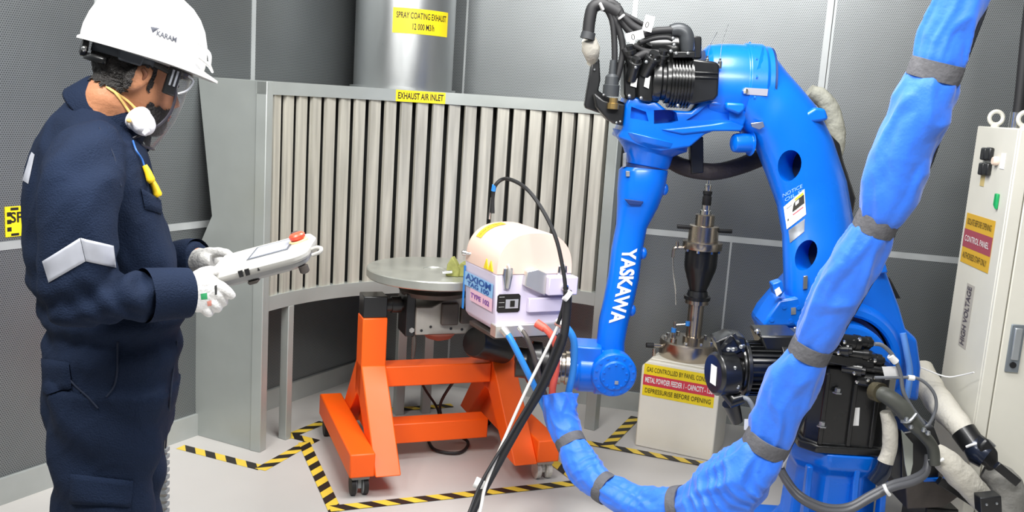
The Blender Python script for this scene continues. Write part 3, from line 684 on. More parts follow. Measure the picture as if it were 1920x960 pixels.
part('latch_key', M_blkmetal, dr, lambda b: b.lathe(kl(hx+.025, -.026, hz0+.03), -ky, [(.012, 0), (.012, .006)], 16))
def eye(o):
    e = part('lifting_eye', M_cab, cab, lambda b: (b.tube([o+kx*(.026*math.cos(2*PI*k/24))*1.0+V(0, 0, .036+.026*math.sin(2*PI*k/24)) for k in range(25)], .0085, 8), b.lathe(o, U, [(.016, 0), (.016, .006), (.01, .012)], 12)))
eye(kl(.045, KD-.06, KH)); eye(kl(.04, .05, KH))
def sd(u, v):
    h = hit(u, v, kA, kx); return (h-kA).dot(ky), h.z
def sq(name, mtl, pts, parent, lift=.001, th=.001, **k):
    return part(name, mtl, parent, lambda b: b.prism([kl(-lift, y, z) for y, z in pts], -kx*th), **k)
for u in (1849, 1858):
    y, z = sd(u, 303)
    sk = part('cable_gland', M_blkmetal, cab, lambda b: (b.prism([kl(-.0005, y-.022, z-.055), kl(-.0005, y+.022, z-.055), kl(-.0005, y+.022, z-.005), kl(-.0005, y-.022, z-.005)], -kx*.02), b.prism([kl(-.0005, y-.022, z+.005), kl(-.0005, y+.022, z+.005), kl(-.0005, y+.022, z+.055), kl(-.0005, y-.022, z+.055)], -kx*.02)), bevel=.006)
y, z = sd(1871, 302)
part('push_button', mat('button_ivory', 'f0d8c4', .4), cab, lambda b: b.lathe(kl(-.0005, y, z), -kx, [(.018, 0), (.018, .014), (.014, .02)], 16))
y, z = sd(1881, 302); q = sq('socket_label', M_white_ink, [(y-.022, z-.03), (y+.022, z-.03), (y+.022, z+.03), (y-.022, z+.03)], cab, smooth=False)
y, z = sd(1843, 336); sq('small_label', mat('label_gold', 'c9b57a', .5), [(y-.02, z-.028), (y+.02, z-.028), (y+.02, z+.028), (y-.02, z+.028)], cab, smooth=False)
y, z = sd(1871, 378); part('green_switch', mat('switch_green', '12a05a', .4), cab, lambda b: b.prism([kl(-.0005, y-.012, z-.03), kl(-.0005, y+.012, z-.015), kl(-.0005, y+.012, z+.03), kl(-.0005, y-.012, z+.03)], -kx*.012), bevel=.003)
y0, zt_ = sd(1825, 402); y1, zb_ = sd(1855, 500)
y0, y1 = KD-.03, .075; zt_ = sd(1826, 402)[1]; zb_ = zt_-.205
wl2 = sq('warning_label', mat('label_ochre', 'd8ab34', .5), [(y0, zb_), (y1, zb_), (y1, zt_), (y0, zt_)], cab, smooth=False)
sq('label_band', mat('label_maroon', 'a24a58', .5), [(y0, zb_+.065), (y1, zb_+.065), (y1, zt_-.065), (y0, zt_-.065)], wl2, .0022, .0004, smooth=False)
for dz, tx, mt in ((.172, 'ISOLATE BEFORE OPENING', M_black_ink), (.102, 'CONTROL PANEL', M_white_ink), (.033, 'AUTHORISED STAFF ONLY', M_black_ink)):
    lettering(tx, kl(-.0035, (y0+y1)/2, zb_+dz), -ky, V(0, 0, 1), .035, mt, wl2, width=.25)
z = sd(1817, 595)[1]
gl2 = sq('grey_label', mat('label_grey', 'b4b0a8', .5), [(KD-.14, z-.13), (KD-.22, z-.13), (KD-.22, z+.13), (KD-.14, z+.13)], cab, smooth=False)
lettering('HIGH VOLTAGE', kl(-.0028, KD-.18, z), V(0, 0, 1), ky, .06, mat('ink_grey', '55505a', .6), gl2, width=.24, bold=.02)
part('power_conduit', M_blkrub, cab, lambda b: b.tube([kl(.06, .18, KH), kl(.06, .18, KH+.12), kl(.05, .2, KH+.5), kl(.05, .25, 3.04)], .02, 12, sub=4))
part('conduit_gland', M_chrome, cab, lambda b: b.cyl(kl(.06, .18, KH), kl(.06, .18, KH+.06), .026, n=14))
# ================================================================== ROBOT
M_blue = mat('robot_blue', '0068d8', .3, var=.03, vscale=2, coat=.12)
M_bluedk = M_blue
M_motor = mat('motor_black', '141516', .3, var=.2, vscale=9, coat=.3)
M_bolt = mat('bolt_zinc', 'aeb2b5', .3, .9)
M_plate = mat('plate_grey', '9fa3a8', .4, .6, var=.15, vscale=40)
RB = P(1560, 900, 3.32); RB.z = 0
rob = thing('industrial_robot', 'blue six axis industrial robot with black motors and white lettering on the forearm', 'robot', V(RB.x, 3.32, 0))
def ring(a, b, Y, dr, p=2.3, n=28, tilt=0.0):
    A, B = P(*a, Y), P(*b, Y); c = (A+B)/2; e = (c-V(0, 0, EYE)); e = e/e.y*dr; return ell(c, (B-A)/2, e, n, p)
def bolts(par, c, nrm, rad, cnt, r=.007, h=.006, ph=0, m=None, name='bolt'):
    nrm = Vector(nrm).normalized(); a = U if abs(nrm.z) < .9 else V(1, 0, 0); x = (a-nrm*a.dot(nrm)).normalized(); y = nrm.cross(x)
    for k in range(cnt):
        t = ph+2*PI*k/cnt; o = Vector(c)+(x*math.cos(t)+y*math.sin(t))*rad
        part(name, m or M_blue, par, lambda b: b.lathe(o, nrm, [(r, -.002), (r, h), (r*.6, h+.001)], 8))
def pr(name, mtl, par, px, Y, th, bevel=.006, seg=2, **k):
    pts = [P(u, v, Y) for u, v in px]
    return part(name, mtl, par, lambda b: b.prism(pts, V(0, th, 0)), bevel=bevel, seg=seg, **k)

# base
BZ = P(1565, 825, 3.30).z
bc = V(P(1565, 825, 3.32).x, 3.32, 0)
def octo(r, z, c=.42, sx=1.0): return [bc+V(x*r*sx, y*r, z) for x, y in ((-1, -c), (-c, -1), (c, -1), (1, -c), (1, c), (c, 1), (-c, 1), (-1, c))]
base = part('base', M_blue, rob, lambda b: b.loft([octo(.22, .03), octo(.19, .07), octo(.155, .13), octo(.148, BZ-.09), octo(.175, BZ-.055), octo(.178, BZ)]), bevel=.008, angle=30)
part('base_foot', M_blue, base, lambda b: b.box((bc.x-.27, 3.05, 0), (bc.x+.27, 3.59, .035)), bevel=.008)
for x in (-.148, .02, .12):
    part('rib', M_blue, base, lambda b: b.prism([bc+V(x, -.145, BZ-.05), bc+V(x, -.175, BZ-.05), bc+V(x, -.175, BZ-.1), bc+V(x, -.215, .05), bc+V(x, -.145, .05)], V(.022, 0, 0)), bevel=.005)
for x in (-.22, .22):
    for y in (-.22, .22): part('anchor_bolt', M_bolt, base, lambda b: b.lathe(bc+V(x, y, .035), U, [(.02, 0), (.02, .004), (.012, .004), (.012, .018)], 6))
part('base_bracket', mat('brass_yellow', 'b49a4c', .4, .6, var=.2), base, lambda b: b.box((bc.x-.215, 3.075, .035), (bc.x-.175, 3.10, .15)), bevel=.003)
part('floor_plate', M_darkcast, base, lambda b: b.box((bc.x-.36, 3.0, 0), (bc.x-.275, 3.5, .02)), bevel=.002)
# gearbox on top of the base
def gpts(z0, z1, x0, x1, y0, y1, c=.04):
    return [[V(bc.x+x, y, z) for x, y in ((x0, y0+c), (x0+c, y0), (x1-c, y0), (x1, y0+c), (x1, y1-c), (x1-c, y1), (x0+c, y1), (x0, y1-c))] for z in (z0, z1)]
GZ = P(1560, 690, 3.16).z
gb = part('swing_gearbox', M_motor, rob, lambda b: b.loft(gpts(BZ+.001, BZ+.03, -.175, .165, 3.145, 3.50, .05)+gpts(BZ+.03, GZ, -.155, .15, 3.165, 3.48, .045)), bevel=.006)
for x in (-.12, -.02, .06):
    part('rib', M_motor, gb, lambda b: b.prism([V(bc.x+x, 3.166, BZ+.03), V(bc.x+x+.016, 3.166, BZ+.03), V(bc.x+x+.016, 3.166, GZ-.02), V(bc.x+x, 3.166, GZ-.02)], V(0, -.014, 0)), bevel=.003)
for u, v in ((1541, 800), (1570, 737), (1470, 700)):
    o = P(u, v, 3.15); part('bolt', M_bolt, gb, lambda b: b.lathe(o, U, [(.018, 0), (.018, .004), (.011, .004), (.011, .018), (.007, .02)], 6))
part('white_sticker', M_white_ink, gb, lambda b: b.prism([P(1595, 765, 3.164), P(1612, 764, 3.164), P(1610, 798, 3.164), P(1592, 798, 3.164)], V(0, -.001, 0)), smooth=False)
part('gearbox_lid', M_motor, gb, lambda b: b.loft(gpts(GZ, GZ+.03, -.15, .10, 3.18, 3.44, .03)), bevel=.006)
# connectors heap on the lid
for k, (u, v, r, l, ax) in enumerate([(1585, 640, .026, .06, V(1, .1, -.1)), (1610, 640, .02, .05, V(1, .1, -.1)), (1570, 655, .022, .05, V(.8, -.4, .1)), (1600, 662, .02, .06, V(1, -.2, 0)), (1625, 672, .02, .06, V(1, 0, -.1)), (1550, 635, .024, .05, V(.3, -.6, .3)),
                                      (1615, 710, .025, .08, V(1, -.2, -.05)), (1632, 690, .018, .06, V(1, -.2, -.05)), (1590, 690, .02, .06, V(.9, -.5, 0))]):
    o = P(u, v, 3.15); part('connector', M_motor, gb, lambda b: b.lathe(o, ax, [(r*.8, -.02), (r, -.018), (r, l*.5), (r*1.12, l*.5), (r*1.12, l*.8), (r*.8, l*.8), (r*.7, l)], 16))
for u, v in ((1583, 641), (1612, 636), (1602, 700), (1607, 716), (1627, 712), (1640, 708), (1572, 662), (1640, 676)):
    o = P(u, v, 3.12); part('screw', M_chrome, gb, lambda b: b.ball(o, .0075, 8))
part('terminal_cover', M_motor, gb, lambda b: b.prism([P(u, v, 3.13) for u, v in ((1530, 662), (1620, 672), (1640, 680), (1640, 690), (1600, 690), (1530, 676))], V(0, .05, 0)), bevel=.004)

# swing motor to the left
mc = P(1395, 690, 3.06); MX = V(1, .05, .035).normalized()
def finned(b, o, ax, r, x0, x1, nf, rf):
    pf = []
    for i in range(nf):
        a = x0+(x1-x0)*i/nf; d = (x1-x0)/nf
        pf += [(rf, a), (rf, a+d*.45), (r, a+d*.5), (r, a+d*.97)]
    b.lathe(o, ax, [(r*.5, x0)]+pf+[(r, x1), (r*.5, x1)], 32)
sm = part('swing_motor', M_motor, rob, lambda b: b.lathe(mc, MX, [(.03, -.02), (.078, -.02), (.082, -.01), (.082, .20), (.03, .20)], 32), bevel=.003)
def axfins(b):  # cooling fins along the motor
    x = V(0, 0, 1); x = (x-MX*x.dot(MX)).normalized(); y = MX.cross(x)
    for k in range(30):
        t = 2*PI*k/30; d = x*math.cos(t)+y*math.sin(t); e = x*-math.sin(t)+y*math.cos(t)
        p = mc+MX*.0; b.hexa([p+d*.078-e*.003, p+d*.078+e*.003, p+d*.094+e*.002, p+d*.094-e*.002]+[q+MX*.105 for q in (p+d*.078-e*.003, p+d*.078+e*.003, p+d*.094+e*.002, p+d*.094-e*.002)])
part('cooling_fins', M_motor, sm, axfins, smooth=False, kind='stuff')
part('fin_ring', M_motor, sm, lambda b: b.lathe(mc, MX, [(.08, -.012), (.097, -.01), (.097, .004), (.08, .006)], 32), bevel=.002)
part('motor_flange', M_motor, sm, lambda b: b.lathe(mc, MX, [(.08, .105), (.1, .108), (.1, .13), (.085, .135)], 32), bevel=.002)
ec = P(1352, 700, 3.02)
part('end_cap', M_motor, sm, lambda b: (b.lathe(ec, V(1, .28, .03), [(.02, -.03), (.064, -.03), (.074, -.02), (.074, .04), (.06, .05)], 32), b.lathe(ec, V(1, .28, .03), [(.05, .03), (.05, .08)], 24)), bevel=.002)
part('white_sticker', M_white_ink, sm, lambda b: b.prism([ec+V(1, .28, .03).normalized()*-.0305+V(.27, -.963, 0)*a+V(0, 0, z) for a, z in ((-.012, -.034), (.028, -.034), (.024, .03), (-.016, .03))], V(-.001, -.0003, 0)), smooth=False)
for u, v, dx in ((1375, 655, 0), (1390, 650, 0), (1378, 690, 0), (1382, 705, 0), (1372, 720, 0), (1384, 725, 0), (1366, 655, 0)):
    o = P(u, v, 2.965); part('screw', M_bolt, sm, lambda b: b.lathe(o, V(-.6, -.8, .1), [(.007, -.02), (.007, .004), (.004, .006)], 8))
part('terminal_box', M_motor, sm, lambda b: b.prism([P(u, v, 3.02) for u, v in ((1342, 640), (1372, 628), (1398, 634), (1402, 655), (1378, 668), (1350, 664))], V(0, .1, 0)), bevel=.006)
for a, c in (((1352, 655), (1370, 630)), ((1375, 625), (1395, 660)), ((1345, 640), (1352, 668))):
    part('brace', M_motor, sm, lambda b: b.beam(P(*a, 3.0), P(*c, 3.0), .01, .012), bevel=.002)
part('eye_bolt', M_chrome, sm, lambda b: b.ball(P(1420, 622, 3.05), .011, 10))
part('motor_mount', M_motor, rob, lambda b: b.prism([P(u, v, 3.02) for u, v in ((1425, 630), (1500, 630), (1510, 700), (1505, 770), (1440, 770), (1450, 700))], V(0, .16, 0)), bevel=.008)
part('mount_plate', mat('plate_dark', '4a4d50', .4, .3), rob, lambda b: b.prism([P(u, v, 3.19) for u, v in ((1430, 622), (1505, 624), (1505, 634), (1430, 634))], V(0, .07, 0)), bevel=.003)
lowm = part('lower_connector', M_motor, rob, lambda b: (b.tube([P(1362, 735, 3.02), P(1375, 752, 3.0), P(1392, 745, 3.0)], [.022, .026, .02], 14), b.tube([P(1370, 755, 3.04), P(1382, 790, 3.06)], [.03, .02], 12)))
part('lead', M_plastic_grey, lowm, lambda b: b.tube([P(1385, 745, 3.0), P(1402, 748, 2.98), P(1412, 765, 2.98), P(1415, 782, 2.98)], .008, 10, sub=4))
part('lead_collar', M_white_ink, lowm, lambda b: b.tube([P(1414, 772, 2.98), P(1415, 782, 2.98)], .0105, 10))
tg = part('cable_tag', M_white_ink, lowm, lambda b: b.prism([P(1396, 786, 2.97), P(1422, 786, 2.97), P(1420, 808, 2.97), P(1395, 806, 2.97)], V(0, .002, 0)), smooth=False)
lettering('D', P(1408, 797, 2.969), V(1, 0, 0), V(0, 0, 1), .028, M_black_ink, tg)

# turret casting with the arm pivot
tur = pr('turret', M_blue, rob, [(1600, 470), (1642, 486), (1662, 490), (1665, 513), (1688, 575), (1700, 617), (1722, 637), (1729, 690), (1724, 755), (1690, 748), (1660, 765), (1640, 800), (1560, 800), (1490, 770), (1470, 690), (1428, 612), (1441, 588), (1468, 556), (1500, 520), (1560, 490)], 3.50, .20, bevel=.018, seg=3)
tcn = P(1578, 690, 3.44)
part('turret_disc', M_blue, tur, lambda b: b.lathe(tcn, V(0, -1, 0), [(.02, .03), (.165, .03), (.178, .02), (.180, -.07)], 48), bevel=.003)
part('turret_groove', mat('groove_navy', '062a66', .5), tur, lambda b: b.lathe(tcn+V(0, .055, 0), V(0, -1, 0), [(.175, .0), (.195, .0), (.196, -.02)], 48))
part('turret_rim', M_blue, tur, lambda b: b.lathe(tcn+V(.01, .06, 0), V(0, -1, 0), [(.196, .0), (.196, .035), (.205, .04), (.225, .035), (.25, .0)], 48))
part('rim_cable', mat('cable_pale_blue', '5d8fd8', .5), tur, lambda b: b.tube([P(1693, 625, 3.46), P(1700, 660, 3.45), P(1706, 700, 3.45), P(1700, 745, 3.45)], .012, 10, sub=5))
lugp = pr('pivot_bracket', M_blue, tur, [(1430, 612), (1442, 590), (1462, 562), (1520, 552), (1560, 560), (1545, 612)], 3.36, .14, bevel=.01)
part('arm_stop', M_blue, tur, lambda b: (b.prism([P(u, v, 3.33) for u, v in ((1448, 532), (1466, 526), (1472, 545), (1464, 558), (1452, 552))], V(0, .05, 0))), bevel=.005)
part('stop_pad', M_white_ink, tur, lambda b: b.prism([P(u, v, 3.328) for u, v in ((1452, 544), (1461, 538), (1466, 548), (1456, 556))], V(0, -.003, 0)), smooth=False)
for u, v in ((1447, 600), (1470, 576), (1483, 602), (1497, 577), (1495, 608)):
    o = P(u, v, 3.36); part('bolt', M_blue, tur, lambda b: b.lathe(o, V(0, -1, 0), [(.008, 0), (.008, .004)], 10))
part('grease_plate', M_plate, tur, lambda b: b.prism([P(u, v, 3.359) for u, v in ((1483, 577), (1492, 576), (1492, 589), (1483, 590))], V(0, -.002, 0)), smooth=False)
part('nipple', M_chrome, tur, lambda b: (b.cyl(P(1490, 615, 3.33), P(1500, 628, 3.31), .009, n=10)))
part('bracket_lug', M_blue, tur, lambda b: b.prism([P(u, v, 3.46) for u, v in ((1640, 484), (1660, 489), (1666, 512), (1648, 514), (1636, 500))], V(0, .06, 0)), bevel=.006)
part('rear_cover', M_motor, tur, lambda b: b.prism([P(u, v, 3.655) for u, v in ((1645, 515), (1668, 520), (1690, 560), (1680, 560))], V(0, .05, 0)), bevel=.003)
part('rear_cover', M_motor, tur, lambda b: b.prism([P(u, v, 3.655) for u, v in ((1427, 600), (1445, 578), (1460, 600), (1440, 625))], V(0, .05, 0)), bevel=.003)

# lower arm
AY = [(1388, 246), (1396, 254), (1406, 262), (1416, 278), (1428, 308), (1442, 345), (1456, 385), (1466, 440), (1468, 500), (1470, 560), (1478, 600)], [(1431, 84), (1452, 104), (1475, 134), (1500, 162), (1532, 200), (1562, 262), (1588, 340), (1602, 420), (1602, 480), (1598, 560), (1590, 600)]
YS = [3.62, 3.62, 3.62, 3.61, 3.60, 3.58, 3.56, 3.53, 3.50, 3.48, 3.47]; DRS = [.162, .165, .165, .16, .15, .135, .125, .125, .13, .135, .12]
def lrings():
    r = []
    for i in range(len(YS)-1):
        for t in (0, .34, .67):
            l = lambda q: tuple(q[i][k]*(1-t)+q[i+1][k]*t for k in (0, 1)); s = lambda q: q[i]*(1-t)+q[i+1]*t
            r.append(ring(l(AY[0]), l(AY[1]), s(YS), s(DRS), 2.5))
    return r
arm = part('lower_arm', M_blue, rob, lambda b: b.loft(lrings()), angle=60)
hole = MB()
for (u, v), hw, hh, Y in (((1474, 311), .030, .058, 3.58), ((1504, 480), .028, .056, 3.51)):
    c = P(u, v, Y-.15); d = V(.62, .78, 0); s_ = V(.78, -.62, 0)
    a = (U*hh+V(.10, 0, 0)*hh*.6)
    hole.loft([ell(c-d*.12, s_*hw*1.25, a, 24), ell(c+d*.16, s_*hw*1.25, a, 24)])
cut(arm, hole)
part('hole_shade', mat('hole_shade_navy', '0a1830', .8), arm, lambda b: [b.loft([ell(P(u, v, Y-.15)+V(.62, .78, 0)*.150, V(.78, -.62, 0)*hw*1.24, U*hh*.99, 24), ell(P(u, v, Y-.15)+V(.62, .78, 0)*.158, V(.78, -.62, 0)*hw*1.24, U*hh*.99, 24)]) for (u, v), hw, hh, Y in (((1474, 311), .030, .058, 3.58), ((1504, 480), .028, .056, 3.51))])  # dark discs paint the shade deep inside the two arm holes
pr('arm_flange', M_blue, arm, [(1486, 234), (1490, 220), (1512, 212), (1530, 201), (1548, 204), (1555, 224), (1540, 228)], 3.475, .22, bevel=.01)
arm_t = bvh(arm)
def armY(u, v, lift=.0025):  # a point just proud of the lower arm's surface
    h = arm_t.ray_cast(V(0, 0, EYE), ray(u, v).normalized(), 6)
    return h[0]+h[1]*lift if h[0] else P(u, v, 3.45)
def decal(name, mtl, px, par, lift=.0025, n=6):   # a sticker that follows the arm's curved front
    (a, b_, c, d) = px; g = []
    for i in range(n+1):
        row = []
        for j in range(n+1):
            s, t = i/n, j/n
            u = (a[0]*(1-s)+b_[0]*s)*(1-t)+(d[0]*(1-s)+c[0]*s)*t; v = (a[1]*(1-s)+b_[1]*s)*(1-t)+(d[1]*(1-s)+c[1]*s)*t
            row.append(armY(u, v, lift))
        g.append(row)
    return part(name, mtl, par, lambda b: b.loft(g, closed=False))
D = decal('maintenance_label', M_white_ink, [(1470, 388), (1508, 354), (1511, 402), (1476, 430)], arm)
decal('label_print', M_yellow, [(1490, 373), (1506, 360), (1506, 364), (1491, 377)], D, .004, 3)
decal('label_print', M_black_ink, [(1489, 380), (1507, 364), (1508, 381), (1486, 398)], D, .004, 4)
decal('label_print', mat('print_white', 'e8e8ec', .5), [(1491, 380), (1498, 374), (1498, 380), (1492, 386)], D, .0052, 3)
decal('label_print', M_red_ink, [(1487, 402), (1506, 387), (1506, 389), (1487, 404)], D, .004, 3)
decal('label_print', M_black_ink, [(1476, 391), (1486, 383), (1486, 384), (1476, 392)], D, .004, 3)
decal('label_print', M_black_ink, [(1478, 411), (1480, 409), (1480, 413), (1478, 415)], D, .004, 2)
decal('serial_plate', M_plate, [(1479, 432), (1509, 410), (1508, 434), (1482, 456)], arm)
for (u, v, tx) in ((1486, 358, 'NOTICE'), (1490, 366, 'OIL 5L')):
    lettering(tx, (0, 0, 0), U, U, .02, mat('print_pale', '9cc8f4', .5), arm, width=.075, fn=lambda x, y: (lambda uu, vv: armY(uu, vv, .002))(u+x*480, v-x*250-y*480))
part('hoist_lug', M_bolt, arm, lambda b: b.prism([P(u, v, armY(1510, 535).y-.008) for u, v in ((1507, 518), (1515, 517), (1514, 542), (1506, 543))], V(0, .01, 0)), bevel=.002)
part('hoist_lug', M_bolt, arm, lambda b: b.prism([P(u, v, 3.44) for u, v in ((1408, 231), (1431, 228), (1434, 238), (1424, 243), (1410, 238))], V(0, .01, 0)), bevel=.002)

# elbow pivot and upper arm casting
EC = P(1372, 163, 3.62); XR = P(1433, 166, 3.62).x-EC.x; XL = P(1312, 160, 3.62).x-EC.x
upa = part('elbow_housing', M_blue, rob, lambda b: b.lathe(EC, V(1, 0, 0), [(.05, XL), (.13, XL), (.150, XL+.02), (.156, XL+.06), (.160, -.02), (.160, .03), (.166, .035), (.166, XR-.03), (.158, XR-.02), (.158, XR)], 48), bevel=.002, angle=25)
part('joint_gap', mat('groove_navy', '062a66', .5), upa, lambda b: b.lathe(EC, V(1, 0, 0), [(.15, XR-.001), (.155, XR-.001), (.155, XR+.008), (.15, XR+.008)], 48))
bolts(upa, EC+V(.05, 0, 0), V(1, 0, 0), .163, 14, .008, .004)
part('name_plate', mat('plate_light', 'c9c7cc', .35, .5), upa, lambda b: b.prism([EC+V(.012, -.1625*math.cos(a), -.1625*math.sin(a)) for a in (.02, .17)]+[EC+V(.095, -.167*math.cos(a), -.167*math.sin(a)) for a in (.17, .02)], V(0, -.004, 0)), smooth=False)
part('plate_clip', M_chrome, upa, lambda b: b.ball(EC+V(.014, -.166, -.016), .012, 8))
for u, v in ((1326, 113), (1350, 118)):
    part('grease_nipple', M_chrome, upa, lambda b: b.lathe(P(u, v, 3.46), U, [(.008, -.02), (.008, .004), (.004, .008), (.004, .016)], 8))
cast = pr('upper_arm', M_blue, rob, [(1168, 238), (1173, 196), (1182, 177), (1216, 192), (1228, 188), (1250, 206), (1296, 209), (1316, 188), (1374, 186), (1392, 204), (1404, 214), (1392, 244), (1338, 246), (1322, 252), (1294, 276), (1240, 284), (1208, 277), (1158, 258)], 3.48, .26, bevel=.01, seg=3)
wind = MB(); wind.prism([P(u, v, 3.44) for u, v in ((1229, 207), (1262, 205), (1272, 212), (1275, 227), (1262, 231), (1229, 233))], V(0, .14, 0))
wind.prism([P(u, v, 3.44) for u, v in ((1186, 200), (1214, 210), (1219, 228), (1184, 222))], V(0, .065, 0))
wind.prism([P(u, v, 3.44) for u, v in ((1290, 226), (1312, 212), (1330, 196), (1372, 196), (1372, 226))], V(0, .06, 0))
apply_mods(cast); cut(cast, wind)
part('upper_arm_rib', M_blue, cast, lambda b: b.prism([P(u, v, 3.47) for u, v in ((1240, 243), (1340, 232), (1372, 226), (1396, 236), (1390, 246), (1338, 246), (1280, 252))], V(0, .03, 0)), bevel=.006)
part('elbow_stop', M_blue, cast, lambda b: b.prism([P(u, v, 3.44) for u, v in ((1362, 192), (1396, 194), (1398, 206), (1386, 215), (1362, 205))], V(0, .06, 0)), bevel=.008)
part('counter_bush', M_blue, rob, lambda b: (b.lathe(P(1373, 268, 3.50), V(1, .25, .05), [(.02, 0), (.033, .006), (.036, .02), (.036, .07), (.05, .072)], 24)), bevel=.002)
# flange and forearm
def hr(v, ul, ur, Y, dr=None, p=2.0, n=32, skew=0):
    A, B = P(ul, v-skew/2, Y), P(ur, v+skew/2, Y); c = (A+B)/2; e = (c-V(0, 0, EYE)); e = e/e.y*(dr or (B-A).length/2); return ell(c, (B-A)/2, e, n, p)
fa0 = part('forearm_flange', M_blue, rob, lambda b: b.loft([hr(257, 1148, 1290, 3.60, skew=34), hr(270, 1154, 1288, 3.60, skew=30), hr(276, 1160, 1275, 3.60, skew=26), hr(285, 1168, 1262, 3.60, skew=18), hr(305, 1175, 1256, 3.60, skew=14), hr(312, 1175, 1252, 3.60, skew=14)]), bevel=.003, angle=30)
FR = [(316, 1166, 1252), (322, 1160, 1252), (345, 1158, 1248), (362, 1157, 1243), (385, 1157, 1234), (424, 1155, 1213), (470, 1146, 1204), (520, 1140, 1198), (566, 1131, 1188), (602, 1123, 1178), (640, 1119, 1171), (672, 1116, 1172)]
fY = lambda v: 3.60-.05*(v-316)/360
fore = part('forearm', M_blue, rob, lambda b: b.loft([hr(v, l, r, fY(v), None, 2.4, skew=8) for v, l, r in FR]), angle=30)
part('forearm_teeth', mat('groove_navy', '062a66', .5), fore, lambda b: b.loft([hr(312, 1177, 1249, 3.60, skew=14), hr(317, 1172, 1250, 3.60, skew=12)]))
for v, u in ((475, 1206), (582, 1185), (355, 1246)):
    o = P(u, v, fY(v)); part('forearm_lug', M_blue, fore, lambda b: b.ball(o, .017, 12, (.9, 1, 1.4)))
part('forearm_recess', mat('groove_navy', '062a66', .5), fore, lambda b: b.prism([P(u, v, fY(380)-.092+.0) for u, v in ((1170, 373), (1207, 378), (1202, 385), (1180, 384))], V(0, .012, 0)), bevel=.002)
part('data_plate', M_plate, fore, lambda b: b.prism([P(u, v, 3.53) for u, v in ((1169, 288), (1175, 286), (1174, 312), (1168, 314))], V(0, .02, 0)), bevel=.001)
part('data_plate', M_plate, fore, lambda b: b.prism([P(u, v, 3.505) for u, v in ((1174, 321), (1181, 321), (1181, 331), (1174, 331))], V(0, .02, 0)), bevel=.001)
def onfore(x, y):  # x down the forearm (metres), y across (+ to the right)
    v = 536+x*480; i = 0
    while i < len(FR)-2 and FR[i+1][0] < v: i += 1
    t = (v-FR[i][0])/(FR[i+1][0]-FR[i][0]); l = FR[i][1]*(1-t)+FR[i+1][1]*t; r = FR[i][2]*(1-t)+FR[i+1][2]*t
    u = (l+r)/2+4+y*480; hw = (r-l)/2; q = min(.97, abs(u-(l+r)/2)/hw); Y = fY(v); dr = hw/1750*Y*1.03
    return P(u, v, Y-dr*(1-q**2.4)**(1/2.4)-.003)
lettering('YASKAWA', (0, 0, 0), U, U, .076, M_white_ink, fore, width=.292, bold=.035, fn=onfore, sub=2)
# wrist
wc_ = P(1152, 704, 3.44); WN = V(.12, -.985, -.06).normalized()
wr = part('wrist', M_blue, rob, lambda b: b.lathe(wc_, WN, [(.03, .012), (.055, .012), (.058, .006), (.084, .002), (.0885, -.006), (.0885, -.05), (.083, -.055), (.083, -.17), (.03, -.18)], 48), bevel=.002, angle=28)
bolts(wr, wc_, WN, .073, 14, .0065, .005, m=M_blue)
bolts(wr, wc_+WN*.01, WN, .046, 10, .0045, .005, m=M_blue)
part('grease_plate', M_plate, wr, lambda b: b.prism([wc_+WN*.0135+V(x, 0, z) for x, z in ((.0, -.03), (.014, -.03), (.014, -.016), (.0, -.016))], WN*.001), smooth=False)
wl0 = P(1066, 690, 3.53)
part('wrist_housing', M_blue, wr, lambda b: b.lathe(wl0, V(1, .02, 0), [(.03, 0), (.075, .002), (.08, .01), (.08, .03), (.088, .04), (.088, .1), (.095, .105), (.095, .15)], 40), bevel=.002, angle=28)
part('wrist_block', M_blue, wr, lambda b: b.box((wl0.x+.005, 3.46, wl0.z+.02), (wl0.x+.12, 3.60, wl0.z+.108)), bevel=.008)
part('tool_flange', M_steel, wr, lambda b: b.lathe(wl0, V(-1, 0, 0), [(.03, -.002), (.066, -.002), (.066, .014), (.058, .016), (.058, .03), (.066, .032), (.066, .046), (.03, .046)], 40), bevel=.001)
part('tool_adapter', M_blkmetal, wr, lambda b: b.lathe(wl0+V(-.047, 0, .005), V(-1, 0, .04), [(.03, 0), (.085, 0), (.085, .03), (.07, .035), (.07, .06), (.09, .065), (.09, .10), (.06, .12), (.06, .16), (.02, .165)], 40), bevel=.002)

# elbow motors
ez = lambda u, v, Y: P(u, v, Y)
EM = P(1236, 152, 3.50)
em = part('elbow_motor', M_motor, rob, lambda b: finned(b, EM, V(1, 0, .02), .085, .035, .115, 7, .095), angle=30)
part('motor_neck', M_motor, em, lambda b: b.lathe(EM, V(1, 0, .02), [(.04, -.03), (.074, -.03), (.078, -.02), (.078, .0), (.07, .004), (.07, .018), (.08, .02), (.08, .036)], 32), bevel=.002)
part('motor_body', M_motor, em, lambda b: b.prism([P(u, v, 3.44) for u, v in ((1284, 118), (1300, 110), (1344, 116), (1350, 122), (1347, 180), (1338, 188), (1300, 196), (1284, 190))], V(0, .14, 0)), bevel=.01)
for v in (134, 143): part('body_rib', M_motor, em, lambda b: b.prism([P(1300, v, 3.44), P(1346, v+2, 3.44), P(1346, v+5, 3.44), P(1300, v+4, 3.44)], V(0, -.008, 0)), bevel=.002)
for k, (x0, x1, v0, v1, Y) in enumerate([(1196, 1226, 112, 192, 3.46), (1170, 1194, 112, 188, 3.47)]):
    pm = part('motor_cover', M_motor, em, lambda b: b.prism([P(u, v, Y) for u, v in ((x0, v0+8), (x0+6, v0), (x1-4, v0), (x1, v0+6), (x1, v1-6), (x1-6, v1), (x0+4, v1-3), (x0, v1-12))], V(0, .13, 0)), bevel=.007)
